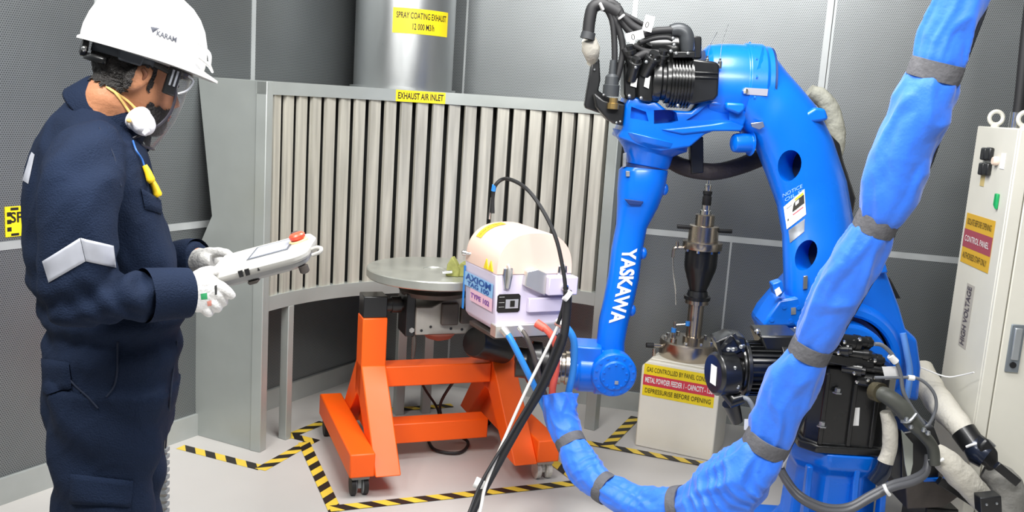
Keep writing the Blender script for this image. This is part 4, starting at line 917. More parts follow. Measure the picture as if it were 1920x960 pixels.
part('white_sticker', M_white_ink, em, lambda b: b.prism([P(u, v, 3.465) for u, v in ((1184, 144), (1195, 147), (1193, 164), (1182, 161))], V(0, -.004, 0)), smooth=False)
part('white_sticker', M_white_ink, em, lambda b: b.prism([P(u, v, 3.455) for u, v in ((1211, 140), (1220, 139), (1216, 166), (1207, 162))], V(0, -.004, 0)), smooth=False)
um = P(1250, 95, 3.58)
part('upper_motor', M_motor, rob, lambda b: b.lathe(um, V(1, -.05, .05), [(.03, -.09), (.06, -.09), (.066, -.08), (.066, .05), (.05, .055), (.05, .1), (.02, .1)], 28), bevel=.003)
part('upper_motor_box', M_motor, rob, lambda b: b.prism([P(u, v, 3.55) for u, v in ((1285, 66), (1316, 68), (1316, 110), (1285, 112))], V(0, .12, 0)), bevel=.006)
el = part('elbow_connector', mat('connector_grey', '3a3d40', .4, .2), rob, lambda b: b.tube([P(1258, 58, 3.46), P(1272, 56, 3.46), P(1284, 62, 3.46), P(1288, 78, 3.46), P(1289, 96, 3.46)], [.022, .026, .028, .028, .024], 16, sub=4))
part('connector_base', M_motor, el, lambda b: b.prism([P(u, v, 3.42) for u, v in ((1262, 97), (1304, 97), (1304, 108), (1262, 108))], V(0, .07, 0)), bevel=.003)
for u, v in ((1262, 72), (1264, 84), (1258, 96), (1268, 100), (1290, 100), (1222, 104), (1228, 112), (1212, 116), (1180, 180), (1202, 184), (1192, 126), (1271, 198)):
    o = P(u, v, 3.42); part('screw', M_bolt, em, lambda b: b.ball(o, .007, 8))
for pts, r in (([(1205, 65), (1230, 58), (1262, 56)], .013), ([(1190, 110), (1212, 100), (1220, 112)], .016), ([(1200, 80), (1225, 72), (1250, 70), (1262, 74)], .009), ([(1188, 85), (1210, 95), (1240, 98)], .009), ([(1170, 90), (1180, 105), (1200, 118)], .012)):
    part('motor_lead', M_blkrub, em, lambda b: b.tube([P(u, v, 3.45) for u, v in pts], r, 10, sub=5))
for o_, ax, r in ((P(1222, 112, 3.44), V(.3, -.5, .8), .028), (P(1190, 122, 3.44), V(.1, -.5, .8), .022), (P(1182, 100, 3.46), V(-.3, -.3, .9), .024), (P(1240, 108, 3.46), V(.1, -.4, .9), .024), (P(1205, 92, 3.5), V(.5, -.4, .8), .03)):
    part('plug', M_motor, em, lambda b: b.lathe(o_, ax, [(r, -.06), (r, 0), (r*1.1, .002), (r*1.1, .014), (r*.75, .016), (r*.7, .03)], 16))
# L bracket at the far left
br = part('cable_bracket', M_blkmetal, rob, lambda b: b.prism([P(u, v, 3.55) for u, v in ((1111, 108), (1124, 110), (1126, 150), (1122, 170), (1140, 182), (1172, 193), (1168, 236), (1150, 232), (1130, 214), (1098, 203), (1096, 196), (1104, 150))], V(0, .06, 0)), bevel=.005)
part('bracket_shelf', M_blkmetal, br, lambda b: b.prism([P(u, v, 3.44) for u, v in ((1114, 174), (1132, 188), (1172, 196), (1168, 236), (1140, 226), (1118, 200))], V(0, .11, 0)), bevel=.006)
gb3 = part('axis_connector', mat('connector_grey', '3a3d40', .4, .2), br, lambda b: b.lathe(P(1146, 165, 3.46), U, [(.03, -.03), (.03, .01), (.026, .012), (.024, .04), (.014, .05), (.012, .10)], 16))
part('brass_nut', mat('brass', 'b79a63', .3, .9), br, lambda b: b.lathe(P(1150, 194, 3.43), U, [(.022, -.02), (.022, .0), (.016, .002), (.016, .02)], 12))
for u, v in ((1118, 115), (1115, 131), (1132, 178), (1156, 230), (1163, 228)):
    part('screw', M_bolt, br, lambda b: b.ball(P(u, v, 3.44 if u > 1130 else 3.545), .005, 8))
# cable bundle above
for pts, r, lab in (([(1103, 60), (1106, 35), (1112, 14), (1128, 8), (1142, 14), (1160, 24)], .022, 0), ([(1136, 14), (1148, 40), (1152, 80), (1152, 130), (1148, 160)], .011, 0), ([(1150, 30), (1162, 60), (1168, 95), (1160, 135), (1152, 160)], .012, 0),
                    ([(1140, 12), (1158, 16), (1166, 30), (1185, 48), (1206, 60)], .016, 0), ([(1160, 22), (1185, 34), (1206, 46)], .008, 0), ([(1142, 20), (1165, 40), (1178, 56), (1196, 70)], .013, 0), ([(1132, 8), (1146, 5), (1160, 14)], .014, 0)):
    part('harness_cable', M_blkrub, br, lambda b: b.tube([P(u, v, 3.47) for u, v in pts], r, 12, sub=6))
for a, c in (((1124, 6), (1131, 20)), ((1160, 36), (1170, 28))):
    part('cable_tie', M_white_ink, br, lambda b: b.beam(P(*a, 3.44), P(*c, 3.44), .008, .05, (0, 1, 0)), bevel=.003)
part('harness_cuff', mat('cuff_dark', '2b2d30', .6), br, lambda b: b.tube([P(1104, 60, 3.47), P(1101, 73, 3.47)], [.025, .028], 14))
part('harness_sleeve', mat('sleeve_beige', 'c9c5b9', .75, bump=.4), br, lambda b: b.tube([P(1104, 74, 3.5), P(1108, 92, 3.52), P(1110, 112, 3.56), P(1105, 122, 3.57)], [.026, .034, .022, .012], 14, sub=4))
for c, ang, ch in (((1216, 44), -.25, 'B'), ((1190, 67), .25, 'A')):
    tg = part('cable_tag', M_white_ink, br, lambda b: b.prism([P(c[0]+dx*math.cos(ang)+dy*math.sin(ang), c[1]-dx*math.sin(ang)+dy*math.cos(ang), 3.42) for dx, dy in (((-9, 15), (9, 15), (9, -15), (-9, -15)) if ang < 0 else ((-17, 8), (17, 8), (17, -8), (-17, -8)))], V(0, .002, 0)), smooth=False)
    lettering('0' if ang > 0 else '0', P(c[0]-3, c[1]+3, 3.419), V(math.cos(ang), 0, math.sin(ang)), V(-math.sin(ang), 0, math.cos(ang)), .03, M_black_ink, tg)
# dark sleeve slung between the arms, with its hanger
M_dsl = mat('sleeve_dark', '3b3433', .7, var=.2, vscale=20, bump=.4)
hs = part('slung_sleeve', M_dsl, rob, lambda b: b.tube([P(1235, 280, 3.78), P(1262, 304, 3.76), P(1295, 317, 3.74), P(1340, 322, 3.74), P(1385, 312, 3.76), P(1425, 296, 3.8), P(1460, 280, 3.82)], [.03, .032, .035, .034, .034, .036, .036], 14, sub=5))
part('sleeve_hanger', M_blkmetal, rob, lambda b: b.prism([P(u, v, 3.70) for u, v in ((1294, 262), (1319, 256), (1320, 324), (1296, 326))], V(0, .05, 0)), bevel=.005)
# beige sleeve and black cover behind the arm
M_bsl = mat('sleeve_beige', 'c9c5b9', .75, bump=.4)
part('rear_cover', M_blkmetal, rob, lambda b: b.prism([P(u, v, 3.65) for u, v in ((1530, 240), (1556, 250), (1576, 270), (1582, 300), (1606, 372), (1600, 402), (1586, 410), (1540, 320))], V(0, .06, 0)), bevel=.008)
# ================================================================== CABLES BESIDE THE ROBOT BASE
M_conduit = mat('conduit_grey', '4a4c46', .5, var=.1, vscale=20)
jb = thing('junction_box', 'black junction box with upright grey plate between robot base and control cabinet', 'junction box', V(P(1720, 880, 3.2).x, 3.2, 0))
part('box', M_blkmetal, jb, lambda b: b.prism([P(u, v, 3.2) for u, v in ((1690, 812), (1752, 800), (1768, 845), (1760, 900), (1690, 915))], V(0, .16, 0)), bevel=.006)
part('upright_plate', mat('plate_pale', 'b9bfb6', .5, .2), jb, lambda b: b.prism([P(u, v, 3.14) for u, v in ((1690, 806), (1712, 832), (1712, 870), (1704, 905), (1697, 872))], V(0, .006, 0)), bevel=.001)
part('shelf', M_darkcast, jb, lambda b: b.prism([P(u, v, 3.2) for u, v in ((1698, 902), (1720, 900), (1790, 905), (1800, 930), (1770, 952), (1700, 955))], V(0, .25, 0)), bevel=.005)
lz_ = P(1720, 955, 3.2).z
part('stand', M_blkmetal, jb, lambda b: b.box((P(1720, 950, 3.25).x+.02, 3.22, 0), (P(1720, 950, 3.25).x+.14, 3.42, max(.05, lz_))), bevel=.006)
part('blue_edge', M_blue, jb, lambda b: b.prism([P(u, v, 3.19) for u, v in ((1732, 898), (1785, 896), (1786, 902), (1732, 904))], V(0, .012, 0)), bevel=.002)
bt = thing('cable_tray', 'black angled cable tray at bottom right in front of the control cabinet', 'cable tray', V(P(1860, 950, 3.15).x, 3.15, 0))
part('rail', M_blkmetal, bt, lambda b: b.beam(P(1760, 900, 3.172), P(1838, 950, 3.172), .025, .03), bevel=.003)
part('block', M_blkmetal, bt, lambda b: b.prism([P(u, v, 3.0) for u, v in ((1838, 934), (1878, 930), (1880, 962), (1840, 966))], V(0, .05, 0)), bevel=.004)
z0 = P(1858, 960, 3.12).z
part('foot', M_blkmetal, bt, lambda b: b.box((P(1858, 950, 3.05).x-.03, 3.01, 0), (P(1858, 950, 3.05).x+.03, 3.045, max(.03, P(1858, 962, 3.03).z))), bevel=.003)
part('rail', M_blkmetal, bt, lambda b: b.beam(P(1868, 872, 3.14), P(1908, 905, 3.14), .02, .03), bevel=.003)
for u, v in ((1850, 946), (1869, 944)): part('screw', M_bolt, bt, lambda b: b.ball(P(u, v, 2.998), .005, 8))
def wr_(b, pts, r, n=18, sub=8, amp=.10, fr=16, seed=0):
    pts2, rs = spline([Vector(p) for p in pts], list(r), sub)
    b0 = len(b.v); b.tube(pts2, rs, n)
    for i in range(b0, len(b.v)):
        p = b.v[i]; ring_i = (i-b0)//n
        if ring_i < len(pts2):
            c = pts2[ring_i]; k = noise.noise(V(p.x*fr+seed, p.y*fr, p.z*fr))+.5*noise.noise(V(p.x*fr*2.3, p.y*fr*2.3+seed, p.z*fr*2.3))
            b.v[i] = c+(p-c)*(1+amp*k)
part('rear_sleeve', mat('sleeve_khaki', '97978b', .8, bump=.4), rob, lambda b: wr_(b, [P(1518, 170, 3.8), P(1546, 188, 3.8), P(1562, 220, 3.8), P(1568, 262, 3.8), P(1562, 305, 3.8)], [.03, .036, .036, .034, .026], amp=.2, fr=22))
def sleeve(name, lab, mtl, px, r, Y, cat='cable sleeve'):
    pts = [P(u, v, y) for (u, v), y in zip(px, Y if hasattr(Y, '__len__') else [Y]*len(px))]
    t = thing(name, lab, cat, pts[-1], 'fabric cable sleeves beside the robot base'); part('sleeve', mtl, t, lambda b: wr_(b, pts, r)); return t, pts
t1, p1 = sleeve('beige_sleeve', 'beige fabric cable sleeve running from behind the robot turret to the dark connector', M_bsl, [(1725, 690), (1745, 730), (1772, 768), (1798, 798), (1812, 818)], [.05, .055, .052, .045, .04], [3.80, 3.70, 3.52, 3.38, 3.32])
part('cuff', M_blkmetal, t1, lambda b: b.tube([P(1806, 808, 3.335), P(1826, 836, 3.29)], [.046, .044], 18))
part('plug', mat('plug_navy', '222a3c', .25, .3, coat=.4), t1, lambda b: b.tube([P(1822, 832, 3.29), P(1836, 845, 3.27), P(1852, 856, 3.25)], [.04, .055, .05], 18))
part('plug_hood', M_blkmetal, t1, lambda b: b.prism([P(u, v, 3.22) for u, v in ((1836, 838), (1852, 822), (1873, 848), (1874, 876), (1856, 884), (1838, 862))], V(0, .06, 0)), bevel=.01)
part('plug_ring', M_white_ink, t1, lambda b: b.tube([P(1812, 838, 3.262), P(1822, 834, 3.25), P(1832, 832, 3.25)], .005, 8, sub=3))
t2, p2 = sleeve('grey_sleeve', 'grey fabric hose bending down at the far right below the dark connector', mat('sleeve_grey', '7c7b76', .75, var=.15, vscale=18, bump=.4), [(1845, 880), (1868, 892), (1888, 915), (1895, 945), (1888, 985)], [.035, .05, .058, .055, .05], [3.27, 3.25, 3.22, 3.2, 3.18])
t3, p3 = sleeve('beige_sleeve', 'wide beige fabric sleeve sloping down in front of the control cabinet', M_bsl, [(1752, 842), (1772, 862), (1798, 890), (1826, 920), (1846, 950)], [.026, .042, .048, .042, .03], [3.12, 3.1, 3.1, 3.1, 3.1])
part('tie', M_white_ink, t3, lambda b: b.tube([P(1742, 860, 3.06), P(1755, 866, 3.055), P(1770, 860, 3.05)], .006, 8, sub=3))
t4, p4 = sleeve('beige_sleeve', 'short beige fabric sleeve hanging straight down beside the blue robot base', M_bsl, [(1660, 772), (1668, 800), (1668, 840), (1660, 866)], [.018, .026, .026, .028], 3.1)
part('plug', mat('plug_navy', '222a3c', .25, .3, coat=.4), t4, lambda b: b.tube([P(1662, 862, 3.1), P(1655, 884, 3.1), P(1640, 905, 3.1)], [.025, .03, .03], 14))
t5 = thing('grey_conduit', 'thick dark grey conduit elbow coming out of the black gearbox', 'conduit', P(1650, 738, 3.1))
part('conduit', M_conduit, t5, lambda b: b.tube([P(1640, 735, 3.12), P(1662, 742, 3.08), P(1690, 764, 3.06), P(1708, 790, 3.05), P(1728, 812, 3.05), P(1748, 838, 3.06), P(1752, 870, 3.06)], [.026, .028, .03, .027, .021, .02, .02], 14, sub=6))
part('clamp', M_bolt, t5, lambda b: b.tube([P(1690, 790, 3.03), P(1705, 790, 3.01), P(1718, 776, 3.02)], .006, 8, sub=3))
part('collar', mat('brass_dark', '6a6450', .4, .6), t5, lambda b: b.tube([P(1640, 733, 3.12), P(1652, 737, 3.09)], .034, 14))
for u, v in ((1700, 786), (1708, 800), (1732, 806), (1740, 812)):
    part('fitting', M_bolt, t5, lambda b: b.ball(P(u, v, 3.015), .009, 8))
M_lead = mat('lead_grey', '6d7075', .45)
for nm, lab, pts, r, mk in (
    ('signal_cable', 'thin grey cable looping down from the upper connector across the blue turret', [(1640, 645), (1655, 648), (1675, 668), (1688, 700), (1694, 735), (1710, 765), (1732, 795)], .007, (1674, 672)),
    ('signal_cable', 'thin grey cable making a round loop right of the blue turret', [(1640, 708), (1680, 708), (1722, 710), (1750, 735), (1755, 765), (1742, 795), (1728, 800)], .0055, (1708, 708))):
    t = thing(nm, lab, 'cable', P(*pts[-1], 3.08), 'thin grey cables in front of the blue turret'); part('cable', M_lead, t, lambda b: b.tube([P(u, v, 3.06) for u, v in pts], r, 10, sub=7))
    part('marker', M_white_ink, t, lambda b: b.tube([P(mk[0]-5, mk[1]-(5 if mk[1] < 700 else 0), 3.06), P(mk[0]+6, mk[1]+(7 if mk[1] < 700 else 1), 3.06)], r*1.7, 10))
ct = thing('cable_tag', 'white tag on the connector in front of the blue turret', 'tag', P(1670, 700, 3.07))
part('tag', M_white_ink, ct, lambda b: b.prism([P(u, v, 3.07) for u, v in ((1654, 688), (1682, 687), (1688, 710), (1660, 712))], V(0, .002, 0)), smooth=False)
tw = thing('ground_cable', 'pair of grey cables sagging in front of the blue robot base', 'cable', P(1570, 955, 2.98))
for dv, dy, r in ((0, 0, .0125), (-8, .012, .0115)):
    part('cable', mat('cable_dark_grey', '55565a', .4), tw, lambda b: b.tube([P(u, v+dv, y+dy) for (u, v), y in zip([(1462, 880), (1475, 905), (1500, 935), (1545, 957), (1590, 957), (1632, 935), (1670, 916), (1712, 904), (1735, 888), (1740, 862)], [3.1, 3.05, 3.0, 2.98, 2.98, 2.99, 3.0, 3.02, 3.05, 3.08])], r, 12, sub=6))
part('cable_tie', M_white_ink, tw, lambda b: b.tube([P(1657, 908, 2.965), P(1662, 920, 2.955), P(1668, 928, 2.96)], .006, 8, sub=3))
part('cable_end', M_white_ink, tw, lambda b: b.tube([P(1461, 872, 3.09), P(1470, 850, 3.08), P(1466, 838, 3.08)], [.016, .018, .008], 12, sub=3))
lc = thing('tension_wire', 'thin pale cord stretched from the blue turret to the control cabinet', 'cord', P(1770, 703, 3.6))
part('cord', M_white_ink, lc, lambda b: b.tube([P(1724, 688, 3.62), P(1772, 706, 3.6), P(1800, 704, 3.55), P(1826, 698, 3.46)], .0028, 6, sub=4))
# small vertical leads of the elbow
vl = thing('balance_wire', 'pair of thin wires rising from the top of the robot elbow', 'wire', P(1350, 110, 3.5))
for a, c in (((1326, 112), (1345, 60)), ((1350, 118), (1366, 45))):
    part('wire', M_bolt, vl, lambda b: b.tube([P(*a, 3.46), P((a[0]+c[0])/2-4, (a[1]+c[1])/2, 3.5), P(*c, 3.55)], .001, 6, sub=4))

# ================================================================== BLUE CABLE SLEEVE (dress pack)
M_fab = mat('sleeve_blue', '2670e6', .55, var=.06, vscale=14, bump=.12, bscale=90)
M_fab.node_tree.nodes['Principled BSDF'].inputs['Sheen Weight'].default_value = .25
M_velcro = mat('strap_grey', '5b5b5f', .85, var=.15, vscale=30, bump=.4)
SP = [((1812, -60), 56, 2.50), ((1802, 0), 48, 2.50), ((1775, 70), 50, 2.52), ((1754, 132), 48, 2.53), ((1727, 200), 55, 2.55), ((1692, 290), 58, 2.58), ((1664, 370), 50, 2.60), ((1643, 418), 40, 2.62), ((1602, 490), 52, 2.66), ((1560, 570), 48, 2.70), ((1520, 655), 40, 2.74), ((1476, 740), 52, 2.78),
      ((1438, 830), 46, 2.80), ((1395, 885), 64, 2.82), ((1340, 935), 66, 2.86), ((1275, 950), 42, 2.92), ((1210, 950), 38, 3.00), ((1134, 915), 32, 3.10), ((1098, 880), 38, 3.18), ((1070, 830), 30, 3.26), ((1052, 785), 34, 3.32), ((1048, 742), 37, 3.36)]
dp = thing('cable_sleeve', 'bright blue fabric cable sleeve with grey straps hanging in a big loop before the robot', 'cable sleeve', P(1300, 950, 2.89))
pts = [P(u, v, Y) for (u, v), r, Y in SP]; rs = [r/1750*Y*.93 for _, r, Y in SP]
SN = 26
spt, srr = spline(pts, rs, SN)
straps = [3, 7, 10, 12, 15, 17, 19]
def ridge(x): return max(0, 1-abs(x)*3.2)
def fabric(b):
    n = 72; rings = []; L = 0
    for i, p in enumerate(spt):
        t = (spt[min(i+1, len(spt)-1)]-spt[max(i-1, 0)]).normalized()
        a = V(0, -1, 0); x = (a-t*a.dot(t)).normalized(); y = t.cross(x)
        if i: L += (p-spt[i-1]).length
        near = min(abs(i/SN-s) for s in straps); g = math.exp(-(near/.42)**2); neck = .10*math.exp(-(near/.2)**2)
        bend = 1 if 11.8 < i/SN else .12
        row = []
        for k in range(n):
            th = 2*PI*k/n; c, s_ = math.cos(th), math.sin(th)
            f = .075*g*(abs(math.sin(3.5*th+1.2*math.sin(L*9)+2*noise.noise(V(L*4, 3, 1))))-.5)                   # gathers at the straps
            w = L*66+3.5*s_+6*noise.noise(V(L*6, c*.8, s_*.8))
            f += bend*.11*((1-abs(math.sin(w)))**1.5-.35)*(.45+.55*math.cos(th-.5+1.5*noise.noise(V(L*8, 4, 4))))*(1-g)       # bellows where it bends
            f += .17*noise.noise(V(c*1.2, s_*1.2, L*4.2))
            f += .15*(1-.4*g)*ridge(noise.noise(V(c*1.15+.5*L, s_*1.15, L*5.5+3)))                          # long soft creases
            f += .03*noise.noise(V(c*3, s_*3, L*20))
            row.append(p+(x*c+y*s_)*srr[i]*(1+f-neck-.03))
        rings.append(row)
    b.loft(rings)
part('fabric', M_fab, dp, fabric, angle=80)
for s in straps:
    i = s*SN; c = spt[i]; t = (spt[i+1]-spt[i-1]).normalized(); r = srr[i]; hw = .024 if s < 13 else .018
    st = part('strap', M_velcro, dp, lambda b: b.tube([c-t*hw*1.02, c-t*hw, c-t*hw*.3, c+t*hw*.3, c+t*hw, c+t*hw*1.02], [r*.98, r*1.06, r*1.075, r*1.075, r*1.06, r*.98], 40, caps=False, ref=(0, -1, 0)))
# hem seam down the right side
hem = []
for i in range(SN, SN*12, 4):
    p = spt[i]; t = (spt[i+1]-spt[i-1]).normalized(); x = (V(0, -1, 0)-t*V(0, -1, 0).dot(t)).normalized(); y = t.cross(x)
    sgn = 1 if y.x > 0 else -1
    hem.append(p+(y*sgn*.985+x*.12)*srr[i])
part('hem', mat('hem_dark', '20242c', .7), dp, lambda b: b.tube(hem, .006, 6))
part('lining', mat('sleeve_inside', '101b33', .9), dp, lambda b: b.tube([spt[-1]+(spt[-1]-spt[-2]).normalized()*.001, spt[-1]+(spt[-1]-spt[-2]).normalized()*.002], [srr[-1]*.85, srr[-1]*.8], 24))
# ================================================================== OPERATOR
M_navy = mat('navy_drill', '182338', .85, var=.12, vscale=5, bump=.35, bscale=260)
M_navy.node_tree.nodes['Principled BSDF'].inputs['Specular IOR Level'].default_value = .15
M_skin = mat('skin', 'b27a58', .5, var=.08, vscale=12, bump=.15, bscale=120)
M_hair = mat('hair_black', '1a1614', .6, var=.3, vscale=60, bump=1.0, bscale=160)
M_reflect = mat('reflective_tape', 'b9bcc6', .45, .25, var=.06, vscale=30)
M_glove = mat('glove_white', 'e9e8e6', .7, var=.05, bump=.3, bscale=150)
M_glove_shade = mat('glove_white_shaded', 'b4b3b0', .7, var=.08, bump=.3, bscale=150)  # same white glove, with the far hand's shade put into the colour
M_helmet = mat('helmet_white', 'f3f3f1', .25, coat=.4)
M_mask = mat('mask_white', 'ecebf0', .75, bump=.2, bscale=120)
MY = 2.28
man = thing('person', 'operator in navy coveralls, white helmet and face shield, looking down at a handheld controller', 'person', V(P(200, 900, MY).x, MY, 0))
def remeshed(mb, name, mtl, parent, voxel, smooth=4, disp=None):
    o = mb.build(name, mtl, parent)
    bm = bmesh.new(); bm.from_mesh(o.data); bmesh.ops.recalc_face_normals(bm, faces=bm.faces[:]); bm.to_mesh(o.data); bm.free()
    r = o.modifiers.new('r', 'REMESH'); r.mode = 'VOXEL'; r.voxel_size = voxel; r.use_smooth_shade = True
    s = o.modifiers.new('s', 'SMOOTH'); s.iterations = smooth; s.factor = .5
    apply_mods(o); me = o.data
    if disp:
        L = rootloc(parent); ns = [v.normal.copy() for v in me.vertices]
        for v, n in zip(me.vertices, ns): v.co += n*disp(v.co+L, n)
    me.polygons.foreach_set('use_smooth', [True]*len(me.polygons)); me.update()
    return o
def patch(name, mtl, parent, tree, q, lift=.004, n=8, th=0.0, m=None):
    """a cloth patch laid on a surface: q = 4 corners"""
    m = m or n; a, b_, c, d = q; g = []; nn = []
    for i in range(n+1):
        row = []
        for j in range(m+1):
            s, t = i/n, j/m
            u = (a[0]*(1-s)+b_[0]*s)*(1-t)+(d[0]*(1-s)+c[0]*s)*t; v = (a[1]*(1-s)+b_[1]*s)*(1-t)+(d[1]*(1-s)+c[1]*s)*t
            p, nr = cast_px(tree, u, v)
            if p is None: p, nr = (row[-1]-V(0, 0, 0), V(0, -1, 0)) if row else (P(u, v, MY-.1), V(0, -1, 0))
            e = lift if 0 < i < n and 0 < j < m else lift*.35
            row.append(p+nr*e)
        g.append(row)
    return part(name, mtl, parent, lambda b: b.loft(g, closed=False), angle=80)
# ---- body frame rows: back pixel, front pixel, half width, depth
TR = [((152, 168), (262, 262), .070, 2.28), ((128, 184), (272, 276), .12, 2.28), ((98, 212), (282, 298), .175, 2.28), ((68, 262), (292, 345), .200, 2.28), ((48, 325), (303, 395), .205, 2.28), ((40, 395), (318, 440), .200, 2.28), ((46, 480), (333, 492), .19, 2.28),
      ((70, 560), (341, 550), .18, 2.28), ((88, 612), (340, 612), .178, 2.28), ((78, 665), (337, 660), .185, 2.28), ((76, 715), (332, 715), .19, 2.28), ((82, 760), (328, 760), .19, 2.28), ((95, 800), (315, 800), .17, 2.28)]
def trow(r, k=1.0, p=2.2, n=28):
    A, B = P(*r[0], r[3]), P(*r[1], r[3]); c = (A+B)/2; return ell(c, (B-A)/2*k, V(c.x/c.y, 1, 0)*r[2]*k, n, p)
def legs(k, b):
    for s, du, Yc in ((-1, 0, 2.175), (1, 14, 2.385)):
        rows = [(720, 92, 318, .098), (790, 88, 306, .10), (850, 91, 298, .098), (905, 94, 292, .095), (960, 96, 286, .092), (1040, 104, 270, .088), (1150, 118, 262, .08), (1250, 126, 256, .078), (1300, 128, 252, .078)]
        b.loft([ell((P(a+du, v, Yc)+P(c+du, v, Yc))/2, (P(c+du, v, Yc)-P(a+du, v, Yc))/2*k, V((a+c+2*du-1920)/2/1750, 1, 0)*w*k, 24, 2.2) for v, a, c, w in rows])
NA = [(188, 272, 2.15), (156, 318, 2.06), (146, 380, 2.00), (146, 460, 1.98), (142, 530, 1.97), (152, 560, 1.97), (190, 562, 1.98), (250, 556, 2.02), (310, 551, 2.07), (352, 549, 2.105)]
NR = [.062, .080, .081, .079, .074, .066, .060, .055, .052, .050]
FA_ = [(175, 262, 2.44), (165, 330, 2.50), (175, 420, 2.53), (200, 500, 2.53), (240, 520, 2.52), (300, 505, 2.48), (345, 489, 2.43), (372, 485, 2.41)]
FRr = [.078, .078, .076, .07, .064, .056, .05, .046]
def arms(k, b):
    for a, r in ((NA, NR), (FA_, FRr)): b.tube([P(u, v, Y) for u, v, Y in a], [x*k for x in r], 20, sub=4)
# ---- skin body: one continuous figure from head to feet
HCn = P(254, 138, 2.275); yaw, pit = math.radians(32), math.radians(17)
hf = V(math.cos(yaw)*math.cos(pit), math.sin(yaw)*math.cos(pit), -math.sin(pit)); hl = V(-math.sin(yaw), math.cos(yaw), 0); hu = hf.cross(hl)
hp = lambda f, l, z: HCn+hf*f+hl*l+hu*z
HRG = [(-.128, .035, .085, .026), (-.118, .005, .099, .042), (-.09, -.035, .101, .055), (-.06, -.06, .098, .062), (-.03, -.082, .096, .067), (0, -.097, .094, .072), (.03, -.103, .097, .075), (.06, -.100, .092, .075), (.09, -.085, .076, .066), (.11, -.06, .05, .05), (.122, -.02, .015, .02)]
def head(b):
    b.loft([ell(hp((a+c)/2, 0, z), hf*(c-a)/2, hl*w, 28, 2.15) for z, a, c, w in HRG])
    b.loft([[hp(.092, -.008, .008), hp(.092, .008, .008), hp(.085, 0, .008)], [hp(.108, -.009, -.02), hp(.108, .009, -.02), hp(.08, 0, -.02)], [hp(.121, -.014, -.042), hp(.121, .014, -.042), hp(.08, 0, -.042)], [hp(.104, -.016, -.052), hp(.104, .016, -.052), hp(.08, 0, -.055)]])
    for s in (-1, 1):
        o = hp(-.006, s*.076, -.010)
        b.loft([ell(o+hl*s*d, (hf*.5+hu*.87)*.040*k, (hf*.87-hu*.5)*.023*k, 14) for d, k in ((-.01, .75), (.004, 1), (.012, 1.02), (.015, .9))])
    b.loft([ell(hp(.088, 0, z), hf*.015*k, hl*.024*k, 12) for z, k in ((-.085, .5), (-.078, 1), (-.07, 1), (-.062, .5))])
    b.tube([hp(-.028, 0, -.05), hp(-.035, 0, -.10), P(205, 212, 2.28), P(195, 250, 2.28)], [.062, .060, .064, .075], 20, sub=3)
bm_ = MB(); head(bm_)
bm_.loft([trow(r, .86 if i == 0 else .76) for i, r in enumerate(TR[1:-2])]); legs(.62, bm_); arms(.68, bm_)
for a in (NA, FA_): bm_.ball(P(*a[-1]), .028, 12)
body = remeshed(bm_, 'body', M_skin, man, .0055, 3)
btree = bvh(body)
# ears, eyes, mouth, beard, hair
for s in (-1, 1):
    e = part('ear_fold', mat('skin_fold', '7d4e38', .6), body, lambda b: b.tube([hp(-.004, s*.0905, .012), hp(.006, s*.091, .002), hp(.004, s*.0895, -.012)], [.005, .006, .003], 8, sub=3))
    ey_ = part('eye', M_white_ink, body, lambda b: b.ball(hp(.083, s*.031, .005), .0125, 14))
    part('iris', mat('iris_brown', '2a1a12', .2), ey_, lambda b: b.ball(hp(.0925, s*.032, .004), .005, 10))
    part('eyebrow', M_hair, body, lambda b: b.tube([hp(.098, s*.014, .026), hp(.094, s*.034, .03), hp(.080, s*.05, .024)], [.004, .005, .003], 8, sub=3))
part('lips', mat('lip', '8a4f45', .5), body, lambda b: (b.tube([hp(.090, -.024, -.075), hp(.101, -.008, -.0715), hp(.103, 0, -.073), hp(.101, .008, -.0715), hp(.090, .024, -.075)], [.002, .005, .0045, .005, .002], 8, sub=3), b.tube([hp(.090, -.022, -.077), hp(.101, 0, -.0815), hp(.090, .022, -.077)], [.002, .006, .002], 8, sub=4)))
def shell(b, keep, off, tree, rmax=.135, jit=1.0):
    bm = bmesh.new(); bmesh.ops.create_uvsphere(bm, u_segments=150, v_segments=96, radius=1)
    vs = []
    for v in bm.verts:
        d = (hf*v.co.x+hl*v.co.y+hu*v.co.z).normalized(); o = hp(-.0, 0, -.0)
        h = tree.ray_cast(o+d*.3, -d, .4); p = h[0] if h[0] else o+d*.09
        vs.append(p+d*off)
    fs = []
    for f in bm.faces:
        c = sum((vs[v.index] for v in f.verts), Vector())/len(f.verts)-HCn
        if c.length < rmax and keep(c.dot(hf)+.012*jit*noise.noise(c*70), c.dot(hl), c.dot(hu)+.014*jit*noise.noise(c*80+V(3, 1, 0))): fs.append([v.index for v in f.verts])
    bm.free(); used = sorted({i for f in fs for i in f}); mp = {i: k for k, i in enumerate(used)}
    b.add([vs[i]+Vector([noise.noise(vs[i]*90)*.0025 for _ in (0,)]*3) for i in used], [[mp[i] for i in f] for f in fs])
part('hair', M_hair, body, lambda b: shell(b, lambda f, l, z: (f < -.018 and z > -.058-.1*f) or (z > .035 and f < .07) or (-.03 < f < .022 and z > .02), .006, btree), angle=80)
part('beard', M_hair, body, lambda b: shell(b, lambda f, l, z: z < -.058 and f > .035 and z > -.14 and not (f > .075 and -.088 < z < -.066 and abs(l) < .026), .004, btree, .16, .5), angle=80)
part('sideburn', M_hair, body, lambda b: shell(b, lambda f, l, z: .022 < f < .033 and -.035 < z < .04 and l < -.05, .003, btree, .135, .2), angle=80)

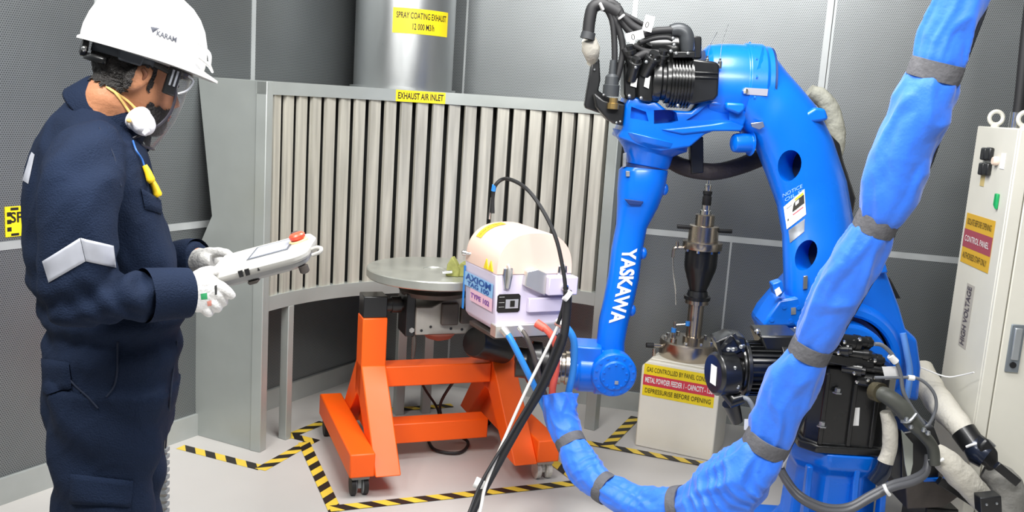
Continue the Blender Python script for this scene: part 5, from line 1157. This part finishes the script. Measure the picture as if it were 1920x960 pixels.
# ---- coveralls
cv = MB(); cv.loft([trow(r) for r in TR]); legs(1, cv); arms(1, cv)
def folds(p, n):
    k = .006*noise.noise(V(p.x*7, p.y*7, p.z*5))+.004*noise.noise(V(p.x*16, p.y*12, p.z*10+7))
    k += .016*max(0, .28-abs(noise.noise(V(p.x*6.5+p.z*3, p.y*5, p.z*4.2-p.x*3+2))))*(1 if p.z > .9 else .6)
    k += .009*max(0, .2-abs(noise.noise(V(p.x*13-p.z*7+5, p.y*9, p.z*8))))
    w1 = math.exp(-((p.z-1.02)/.12)**2)                                           # waist creases
    k += w1*.008*math.sin(p.z*70+6*noise.noise(V(p.x*4, p.y*4, p.z*3)))
    e = P(215, 545, 2.0); d = (p-e).length                                        # elbow creases
    k += .012*math.exp(-(d/.075)**2)*math.sin((p.x*1.0+p.z*.55)*125+2*noise.noise(p*9))
    e2 = P(290, 560, 2.05); k += .005*math.exp(-((p-e2).length/.09)**2)*math.sin((p.x-p.z*.4)*110+2*noise.noise(p*8))
    if p.z < .85: k += .006*math.sin(p.z*38+p.x*22+4*noise.noise(V(p.x*3, p.y*3, p.z*2)))
    e3 = P(130, 330, 2.05); k += .007*math.exp(-((p-e3).length/.13)**2)*math.sin((p.x*1.2-p.z*.5)*60+3*noise.noise(p*6))
    return k
suit = remeshed(cv, 'coveralls', M_navy, man, .0075, 5, folds)
st = bvh(suit)
def tube_band(name, mtl, parent, pts, rs, i0, i1, k, add=.004, n=28):
    p2, r2 = spline([P(*q) for q in pts], list(rs), 6)
    return part(name, mtl, parent, lambda b: b.tube(p2[i0:i1], [r*k+add for r in r2[i0:i1]], n, caps=False))
def wrap(name, mtl, parent, q, lift=.004, n=14): return patch(name, mtl, parent, st, q, lift, n)
wrap('arm_stripe', M_reflect, suit, [(80, 490), (150, 446), (160, 490), (92, 530)], .004)
wrap('arm_stripe', M_reflect, suit, [(151, 446), (212, 461), (217, 502), (161, 490)], .004)
wrap('back_stripe', M_reflect, suit, [(60, 285), (66, 290), (54, 345), (43, 338)], .004, 6)
# seams, pockets
fl_ = wrap('pocket_flap', M_navy, suit, [(80, 672), (132, 680), (137, 728), (84, 742)], .012, 8)
wrap('pocket_flap', M_navy, suit, [(134, 888), (250, 900), (245, 950), (132, 944)], .011, 10)
wrap('thigh_pocket', M_navy, suit, [(132, 942), (246, 950), (240, 1060), (128, 1052)], .008, 10)
wrap('chest_flap', M_navy, suit, [(262, 352), (300, 376), (302, 402), (270, 392)], .010, 6)
def seam(px, r=.0022, lift=.003):
    pts = [cast_px(st, u, v) for u, v in px]; pts = [p+n*lift for p, n in pts if p]
    if len(pts) > 1: part('seam', mat('seam_navy', '1a2438', .9), suit, lambda b: b.tube(pts, r, 6, sub=4))
seam([(221, 640), (221, 670), (220, 700), (214, 725), (200, 745)]); seam([(330, 640), (322, 700), (316, 760), (308, 840), (300, 930)]); seam([(118, 690), (140, 720), (165, 745), (185, 765)])
seam([(186, 240), (212, 290), (226, 350)], .0014, .0012)
# collar: folded flap around the neck
def collar(b):
    row = []
    c0 = (P(152, 172, 2.28)+P(262, 262, 2.28))/2; ax = (P(262, 262, 2.28)-P(152, 172, 2.28))/2
    up = V(.55, 0, .83)
    for k in range(25):
        t = .25+(2*PI-.5)*k/24       # opening at the front
        d = ax*math.cos(t)+V(0, .078, 0)*math.sin(t)
        o = c0+d
        o = o+up*.016
        row.append([o*1.0-up*.02, o-d*.06+up*.028, o-d*.03+up*.036, o+d*.05+up*.028, o+d*.34-up*.030, o+d*.32-up*.036])
    b.loft(row, closed=False)
part('collar', M_navy, suit, collar, angle=70).modifiers.new('s', 'SOLIDIFY').thickness = .004
tube_band('cuff', M_navy, suit, NA, NR, 44, 55, 1.04, .006)
tube_band('cuff', M_navy, suit, FA_, FRr, 34, 44, 1.04, .005)
for s, Yc, du in ((-1, 2.175, 0), (1, 2.385, 14)):
    x = P(190+du, 1290, Yc).x
    bt_ = part('boot', M_blkrub, man, lambda b: b.loft([[V(x+f*ln+of, Yc+w*math.copysign(abs(ww)**.9, ww), z) for f, ww in [(math.cos(2*PI*k/20), math.sin(2*PI*k/20)) for k in range(20)]] for z, ln, of, w in ((0, .145, .05, .05), (.02, .15, .05, .052), (.06, .135, .04, .048), (.09, .10, .01, .047), (.14, .068, -.015, .05), (.22, .066, -.018, .052))]), angle=60)
    part('sole', mat('sole_dark', '26231f', .8), bt_, lambda b: b.loft([[V(x+f*.152+.05, Yc+ww*.054, z) for f, ww in [(math.cos(2*PI*k/20), math.sin(2*PI*k/20)) for k in range(20)]] for z in (0.0, .018)]))

# ---- helmet
yw2, pt2 = math.radians(26), math.radians(13.5)
ef = V(math.cos(yw2)*math.cos(pt2), math.sin(yw2)*math.cos(pt2), -math.sin(pt2)); el_ = V(-math.sin(yw2), math.cos(yw2), 0); eu = ef.cross(el_)
hc = P(271, 94, 2.275)
hq = lambda f, l, z: hc+ef*f+el_*l+eu*z
def helm(b):
    n = 48; rings = []
    for z, k in ((-.008, 1.0), (0, 1.005), (.02, 1.0), (.05, .955), (.08, .865), (.105, .745), (.125, .59), (.139, .40), (.147, .2), (.149, .02)):
        row = []
        for i in range(n):
            t = 2*PI*i/n; c, s_ = math.cos(t), math.sin(t)
            f, l = .142*c*k, .116*s_*k
            zz = z
            rid = .004*max(0, 1-abs(l)/.018) if z > .06 else 0        # crown ridge
            rid += .003*max(0, 1-abs(abs(l)-.045)/.012) if z > .06 else 0
            row.append(hq(f, l, zz+rid))
        rings.append(row)
    for z, ex in ((.004, 1), (-.012, 1)):   # brim rings at the bottom, peak in front
        row = []
        for i in range(n):
            t = 2*PI*i/n; c, s_ = math.cos(t), math.sin(t)
            pk = max(0, c)**2.2
            row.append(hq(.148*c+.032*pk, .123*s_, -.012-.010*pk-(.0 if z > 0 else .006)))
        rings.insert(0, row)
    b.loft(rings)
hel = part('hard_hat', M_helmet, man, helm, angle=50)
part('shell_groove', M_helmet, hel, lambda b: b.tube([hq(.148, -.03, .01), hq(.135, -.06, .035), hq(.10, -.085, .05)], [.003, .005, .003], 8, sub=5))
part('shell_groove', M_helmet, hel, lambda b: b.tube([hq(.158, -.03, -.004), hq(.14, -.066, .008), hq(.11, -.095, .018)], [.003, .005, .003], 8, sub=5))
M_susp = mat('suspension_grey', '3f444c', .6)
part('headband', M_susp, hel, lambda b: b.loft([[hq(-.005+.108*math.cos(t), .084*math.sin(t), z) for z in (-.036, -.012)] for t in [PI*.42+PI*1.16*k/24 for k in range(25)]], closed=False)).modifiers.new('s', 'SOLIDIFY').thickness = .004
part('nape_strap', M_blkmetal, hel, lambda b: b.loft([[hq(-.012+.112*math.cos(t), .078*math.sin(t), z) for z in (-.060, -.044)] for t in [PI*.7+PI*.6*k/16 for k in range(17)]], closed=False)).modifiers.new('s', 'SOLIDIFY').thickness = .005
part('ratchet_knob', M_blkmetal, hel, lambda b: b.lathe(hq(-.118, 0, -.035), -ef, [(.012, 0), (.02, .002), (.02, .014), (.012, .018)], 16))
part('ratchet_cap', M_chrome, hel, lambda b: b.ball(hq(-.125, -.02, -.038), .008, 10))
part('side_clip', M_susp, hel, lambda b: b.hexa([hq(f, -.094+.002*k, z) for k in (0, 6) for f, z in ((-.055, -.042), (-.005, -.042), (.0, -.012), (-.06, -.012))]), bevel=.004)
ht = bvh(hel)
lg = P(300, 60, 2.1)
def onhel(x, y, c=(306, 64)):
    u = c[0]+x*820+y*130; v = c[1]+x*300-y*820; p, n = cast_px(ht, u, v)
    return p+n*.0015 if p else P(u, v, 2.16)
lettering('KARAM', (0, 0, 0), U, U, .016, mat('ink_slate', '4a4d58', .6), hel, width=.045, fn=lambda x, y: onhel(x, y, (312, 69)), bold=.03)
patch('brand_mark', mat('ink_slate', '4a4d58', .6), hel, ht, [(282, 50), (300, 53), (293, 57), (286, 62)], .0015, 3)
# ---- face shield
M_clear = bpy.data.materials.new('clear_visor'); M_clear.use_nodes = True
cb_ = M_clear.node_tree.nodes['Principled BSDF']; cb_.inputs['Base Color'].default_value = (.30, .30, .33, 1); cb_.inputs['Roughness'].default_value = .05; lw_ = M_clear.node_tree.nodes.new('ShaderNodeLayerWeight'); lw_.inputs[0].default_value = .35
pw_ = M_clear.node_tree.nodes.new('ShaderNodeMath'); pw_.operation = 'POWER'; pw_.inputs[1].default_value = 1.6
ml_ = M_clear.node_tree.nodes.new('ShaderNodeMath'); ml_.operation = 'MULTIPLY_ADD'; ml_.inputs[1].default_value = .8; ml_.inputs[2].default_value = .05
M_clear.node_tree.links.new(lw_.outputs['Facing'], pw_.inputs[0]); M_clear.node_tree.links.new(pw_.outputs[0], ml_.inputs[0]); M_clear.node_tree.links.new(ml_.outputs[0], cb_.inputs['Alpha'])
vis = thing  # name kept short below
def vpt(t, s):     # t: angle from the front (-1..1), s: 0 top .. 1 bottom
    fe = .066+.022*math.sin(PI*min(1, s*1.15)*.9)-.055*max(0, s)**4; le = .094-.042*max(0, s)**3; ff = .122-.030*max(0, s)**3
    return hp(fe+(ff-fe)*math.cos(t*PI/2), le*math.sin(t*PI/2), .03-.19*s)
sh = part('face_shield', M_clear, man, lambda b: b.loft([[vpt(-1+2*i/24, j/10) for j in range(11)] for i in range(25)], closed=False), angle=80)
part('shield_edge', mat('edge_smoke', '3c3a42', .35), sh, lambda b: b.tube([vpt(-1, .2+.8*j/12) for j in range(12)]+[vpt(-1+2*i/24, 1) for i in range(25)]+[vpt(1, 1-.8*j/12) for j in range(1, 13)], .0036, 8))
part('shield_frame', M_blkmetal, sh, lambda b: b.tube([vpt(-1+2*i/24, -.02) for i in range(25)], .006, 8))
for s in (-1, 1):
    o = hp(.066, s*.096, .004)
    part('shield_hinge', M_blkmetal, sh, lambda b: b.hexa([o+hf*f+hl*s*l+hu*z for l in (-.006, .006) for f, z in ((-.016, -.03), (.014, -.03), (.014, .036), (-.016, .036))]), bevel=.004)
    for d in (-.006, .004):
        part('hinge_bar', mat('hinge_light', 'b8bcc4', .3, .5), sh, lambda b: b.hexa([o+hf*f+hl*s*l+hu*z for l in (.005, .009) for f, z in ((d-.002, -.008), (d+.003, -.008), (d+.003, .03), (d-.002, .03))]), bevel=.001)
    part('hinge_clip', mat('hinge_light', 'b8bcc4', .3, .5), sh, lambda b: b.tube([o+hf*.02+hu*-.02, o+hf*.038+hu*-.005, o+hf*.045+hu*.02, o+hf*.03+hu*.028], .003, 8, sub=3))
    part('temple_strap', M_blkmetal, sh, lambda b: b.tube([o-hf*.01+hu*.02, hp(.02, s*.088, .03), hp(-.04, s*.082, .036)], [.006, .006, .005], 8, sub=3))
# ---- respirator pulled down under the chin
mc_ = P(276, 240, 2.205); md_ = V(.62, -.35, -.45).normalized()
mk = part('dust_mask', M_mask, man, lambda b: b.lathe(mc_-md_*.03, md_, [(.027, -.012), (.030, -.004), (.029, .006), (.027, .02), (.022, .032), (.014, .04), (.003, .043)], 28), angle=60)
part('mask_rim', M_mask, mk, lambda b: b.lathe(mc_-md_*.03, md_, [(.026, -.014), (.031, -.012), (.032, -.006), (.030, -.002)], 28))
part('mask_valve', mat('valve_grey', 'c9c8d0', .5), mk, lambda b: b.hexa([mc_+md_*a+V(-md_.z, 0, md_.x)*x+V(0, 1, 0)*y for a in (.006, .022) for x, y in ((-.010, -.033), (.010, -.033), (.010, -.02), (-.010, -.02))]), bevel=.004)
M_elastic = mat('elastic_yellow', 'f0c878', .6)
for px in ([(262, 207), (240, 190), (215, 173), (200, 163)], [(244, 214), (236, 202), (226, 187), (215, 173)]):
    pp = [cast_px(btree, u, v) for u, v in px]; pp = [p+n*.003 for p, n in pp if p]
    pp[0] = pp[0].lerp(mc_, .25)
    part('mask_strap', M_elastic, mk, lambda b: b.tube(pp, .003, 8, sub=4, flat=.6))
part('strap_tab', M_elastic, mk, lambda b: b.ball(mc_-md_*.03+V(-.012, -.034, .0), .006, 10))
# ---- ear plugs on a cord
pl_ = [cast_px(st, u, v) for u, v in ((247, 268), (252, 285), (262, 300), (268, 318), (276, 325))]
ep = part('earplug_cord', mat('cord_blue', '2a5fa8', .5), man, lambda b: b.tube([p+n*.006 for p, n in pl_ if p], .0022, 8, sub=4))
for u, v in ((274, 325), (287, 352)):
    p, n = cast_px(st, u-4, v)
    if p: part('earplug', mat('plug_yellow', 'f2c81e', .5), ep, lambda b: b.tube([p+n*.008+V(-.006, 0, .016), p+n*.010, p+n*.008+V(.008, 0, -.016), p+n*.008+V(.011, 0, -.022)], [.006, .008, .010, .007], 12, sub=2))

# ---- teach pendant
pe0 = P(395, 548, 2.165); pex = (P(578, 500, 2.165)-pe0); PL = pex.length; pex.normalize()
pey = V(.03, .97, .15); pey = (pey-pex*pey.dot(pex)).normalized(); pez = pex.cross(pey)
pf = lambda x, y, z: pe0+pex*x+pey*y+pez*z
print('pendant', PL)
M_pend = mat('pendant_grey', 'b0afaa', .45); M_pend2 = mat('pendant_dark', '9a9b9b', .5)
pen = thing('handheld_controller', 'pale grey handheld robot controller with screen and red stop button in gloved hands', 'controller', pf(PL/2, .085, 0))
PW = .17
def rrect(x0, x1, y0, y1, r, z, n=5):
    o = []
    for cx, cy, a0 in ((x1-r, y0+r, -PI/2), (x1-r, y1-r, 0), (x0+r, y1-r, PI/2), (x0+r, y0+r, PI)):
        for k in range(n+1):
            a = a0+PI/2*k/n; o.append(pf(cx+r*math.cos(a), cy+r*math.sin(a), z))
    return o
part('housing', M_pend, pen, lambda b: b.loft([rrect(.0, PL, .0, PW, .035, .016), rrect(-.002, PL+.003, -.003, PW+.003, .036, .022), rrect(-.002, PL+.003, -.003, PW+.003, .036, .03), rrect(.004, PL-.004, .006, PW-.006, .032, .042), rrect(.008, PL-.008, .012, PW-.012, .03, .044)]), angle=28)
part('back_shell', M_pend2, pen, lambda b: b.loft([rrect(.03, PL-.02, .02, PW-.02, .03, -.004), rrect(.01, PL-.006, .008, PW-.008, .034, .004), rrect(.004, PL-.002, .003, PW-.003, .035, .0165)]), angle=28)
pdx = lambda u, v: (lambda h: ((h-pe0).dot(pex), (h-pe0).dot(pey)))(hit(u, v, pf(0, 0, .044), pez))
sx0, sx1 = PL*.42, PL*.80
part('screen_bezel', mat('bezel_grey', '5b5f66', .4), pen, lambda b: b.prism([pf(x, y, .0442) for x, y in ((sx0-.006, .034), (sx1+.006, .034), (sx1+.006, PW-.028), (sx0-.006, PW-.028))], pez*.0012), bevel=.001)
part('screen', mat('lcd', 'a9adb8', .2), pen, lambda b: b.prism([pf(x, y, .0456) for x, y in ((sx0, .042), (sx1, .042), (sx1, PW-.036), (sx0, PW-.036))], pez*.0006), smooth=False)
part('stop_button', mat('stop_red', 'f2553a', .35), pen, lambda b: b.lathe(pf(PL-.028, PW*.56, .044), pez, [(.013, 0), (.013, .006), (.019, .008), (.020, .016), (.016, .02), (.004, .021)], 20))
part('stop_collar', mat('stop_yellow', 'f3d9a0', .4), pen, lambda b: b.lathe(pf(PL-.028, PW*.56, .0442), pez, [(.024, 0), (.024, .003), (.014, .004)], 20))
part('key_switch', M_darkcast, pen, lambda b: b.lathe(pf(PL-.045, PW*.86, .044), pez, [(.011, 0), (.011, .01), (.008, .014)], 14))
for i in range(5):
    for j in range(5):
        part('key', mat('key_white', 'e8e8e4', .5), pen, lambda b: b.prism([pf(.014+i*.0155+x, .030+j*.0225+y, .0442) for x, y in ((0, 0), (.011, 0), (.011, .016), (0, .016))], pez*.003))
for k in (0, 1):
    part('side_port', M_blkmetal, pen, lambda b: b.prism([pf(PL*.33+k*.016+x, -.0032, z) for x, z in ((0, .018), (.010, .018), (.012, .034), (.001, .034))], -pey*.003), smooth=False)
part('side_notch', M_blkmetal, pen, lambda b: b.prism([pf(PL*.52+x, -.0032, z) for x, z in ((0, .022), (.006, .022), (.003, .03))], -pey*.002), smooth=False)
part('strap_hook', M_pend, pen, lambda b: b.tube([pf(PL, PW*.4, .02), pf(PL+.018, PW*.36, .024), pf(PL+.03, PW*.3, .022), pf(PL+.026, PW*.26, .016), pf(PL+.006, PW*.25, .014)], [.006, .006, .005, .005, .004], 8, sub=3))
part('cable_clamp', M_darkcast, pen, lambda b: b.lathe(pf(PL*.93, .02, -.006), -pez, [(.012, -.006), (.012, .008), (.008, .012)], 12))
part('grip_switch', M_darkcast, pen, lambda b: b.prism([pf(PL*.36+x, .006, z) for x, z in ((0, -.002), (.03, -.002), (.024, -.010), (.004, -.010))], pey*.05), bevel=.003)
# ---- gloves
def glove(name, mtl, palm, fingers, voxel=.0028):
    g = MB()
    g.loft(palm)
    for pts, rs in fingers: g.tube(pts, rs, 12, sub=4)
    return remeshed(g, name, mtl, man, voxel, 3, lambda p, n: .0012*noise.noise(p*60)+.0012*noise.noise(p*25))
def er(c, a, b_, p=2.3): return ell(Vector(c), Vector(a), Vector(b_), 18, p)
Q = lambda u, v, Y: P(u, v, Y)
nw = Q(349, 548, 2.104)
near = glove('glove', M_glove, [er(Q(344, 548, 2.100), V(.004, 0, .042), V(0, .034, 0)), er(Q(356, 547, 2.105), V(.002, 0, .044), V(0, .036, 0)), er(Q(375, 547, 2.115), V(0, 0, .049), V(.0, .032, 0)), er(Q(395, 548, 2.13), V(.004, 0, .043), V(0, .026, 0)), er(Q(408, 550, 2.135), V(.006, 0, .030), V(0, .018, 0))],
             [([Q(396, 528, 2.135), Q(414, 537, 2.128), Q(428, 548, 2.130), Q(437, 557, 2.14)], [.0125, .0125, .0115, .0095]),
              ([Q(398, 545, 2.130), Q(412, 555, 2.128), Q(419, 565, 2.142), Q(417, 569, 2.165)], [.0125, .012, .011, .0095]),
              ([Q(390, 560, 2.128), Q(402, 570, 2.126), Q(408, 577, 2.142), Q(405, 578, 2.163)], [.0125, .012, .011, .0095]),
              ([Q(376, 572, 2.122), Q(386, 583, 2.120), Q(392, 588, 2.135), Q(390, 586, 2.153)], [.0115, .011, .010, .0085]),
              ([Q(366, 522, 2.12), Q(380, 512, 2.135), Q(396, 508, 2.158), Q(413, 510, 2.178)], [.015, .0145, .012, .0095])])
far = glove('glove', M_glove_shade, [er(Q(330, 490, 2.44), V(.004, 0, .036), V(0, .036, 0)), er(Q(352, 488, 2.425), V(.002, 0, .034), V(0, .038, 0)), er(Q(366, 488, 2.415), V(0, 0, .033), V(0, .040, 0)), er(Q(385, 487, 2.39), V(-.002, 0, .028), V(0, .044, 0)), er(Q(402, 487, 2.38), V(-.004, 0, .022), V(0, .044, 0))],
            [([Q(372, 480, 2.385), Q(395, 474, 2.375), Q(420, 474, 2.36), Q(437, 483, 2.345)], [.016, .015, .0125, .0098]),
             ([Q(402, 488, 2.42), Q(425, 492, 2.415), Q(436, 503, 2.395), Q(434, 510, 2.365)], [.0125, .012, .011, .0095]),
             ([Q(402, 490, 2.40), Q(418, 500, 2.405), Q(424, 512, 2.385), Q(422, 516, 2.355)], [.0125, .012, .011, .0095]),
             ([Q(398, 492, 2.385), Q(408, 506, 2.395), Q(412, 516, 2.375), Q(410, 520, 2.345)], [.0122, .0118, .011, .0092]),
             ([Q(392, 494, 2.37), Q(396, 510, 2.38), Q(399, 519, 2.362), Q(398, 522, 2.335)], [.0112, .0108, .010, .0085])])
gt = bvh(near)
gp = patch('glove_print', mat('print_green', '3aa86a', .6), near, gt, [(376, 551), (388, 549), (389, 561), (377, 562)], .0012, 3)
patch('glove_print', mat('print_coral', 'f0a090', .6), near, gt, [(388, 565), (396, 563), (397, 573), (389, 574)], .0012, 3)
patch('glove_print', mat('print_dark', '3a3a3a', .6), near, gt, [(402, 536), (407, 534), (407, 552), (403, 553)], .0012, 3)
# serrated grey mat edge glimpsed behind the legs
gm = G(309, 905)
mt_ = thing('floor_grating', 'small grey ribbed grating standing on the floor behind the operator legs', 'grating', V(P(300, 930, 2.9).x, 2.9, 0))
for k in range(16):
    zz = .02+k*.024
    part('rib', M_plastic_grey, mt_, lambda b: b.box((P(300, 930, 2.9).x-.05, 2.89, zz), (P(314, 930, 2.9).x, 2.92, zz+.012)), smooth=False)
part('frame', M_castgrey, mt_, lambda b: b.box((P(300, 930, 2.9).x-.05, 2.895, 0), (P(310, 930, 2.9).x, 2.915, .42)), smooth=False)
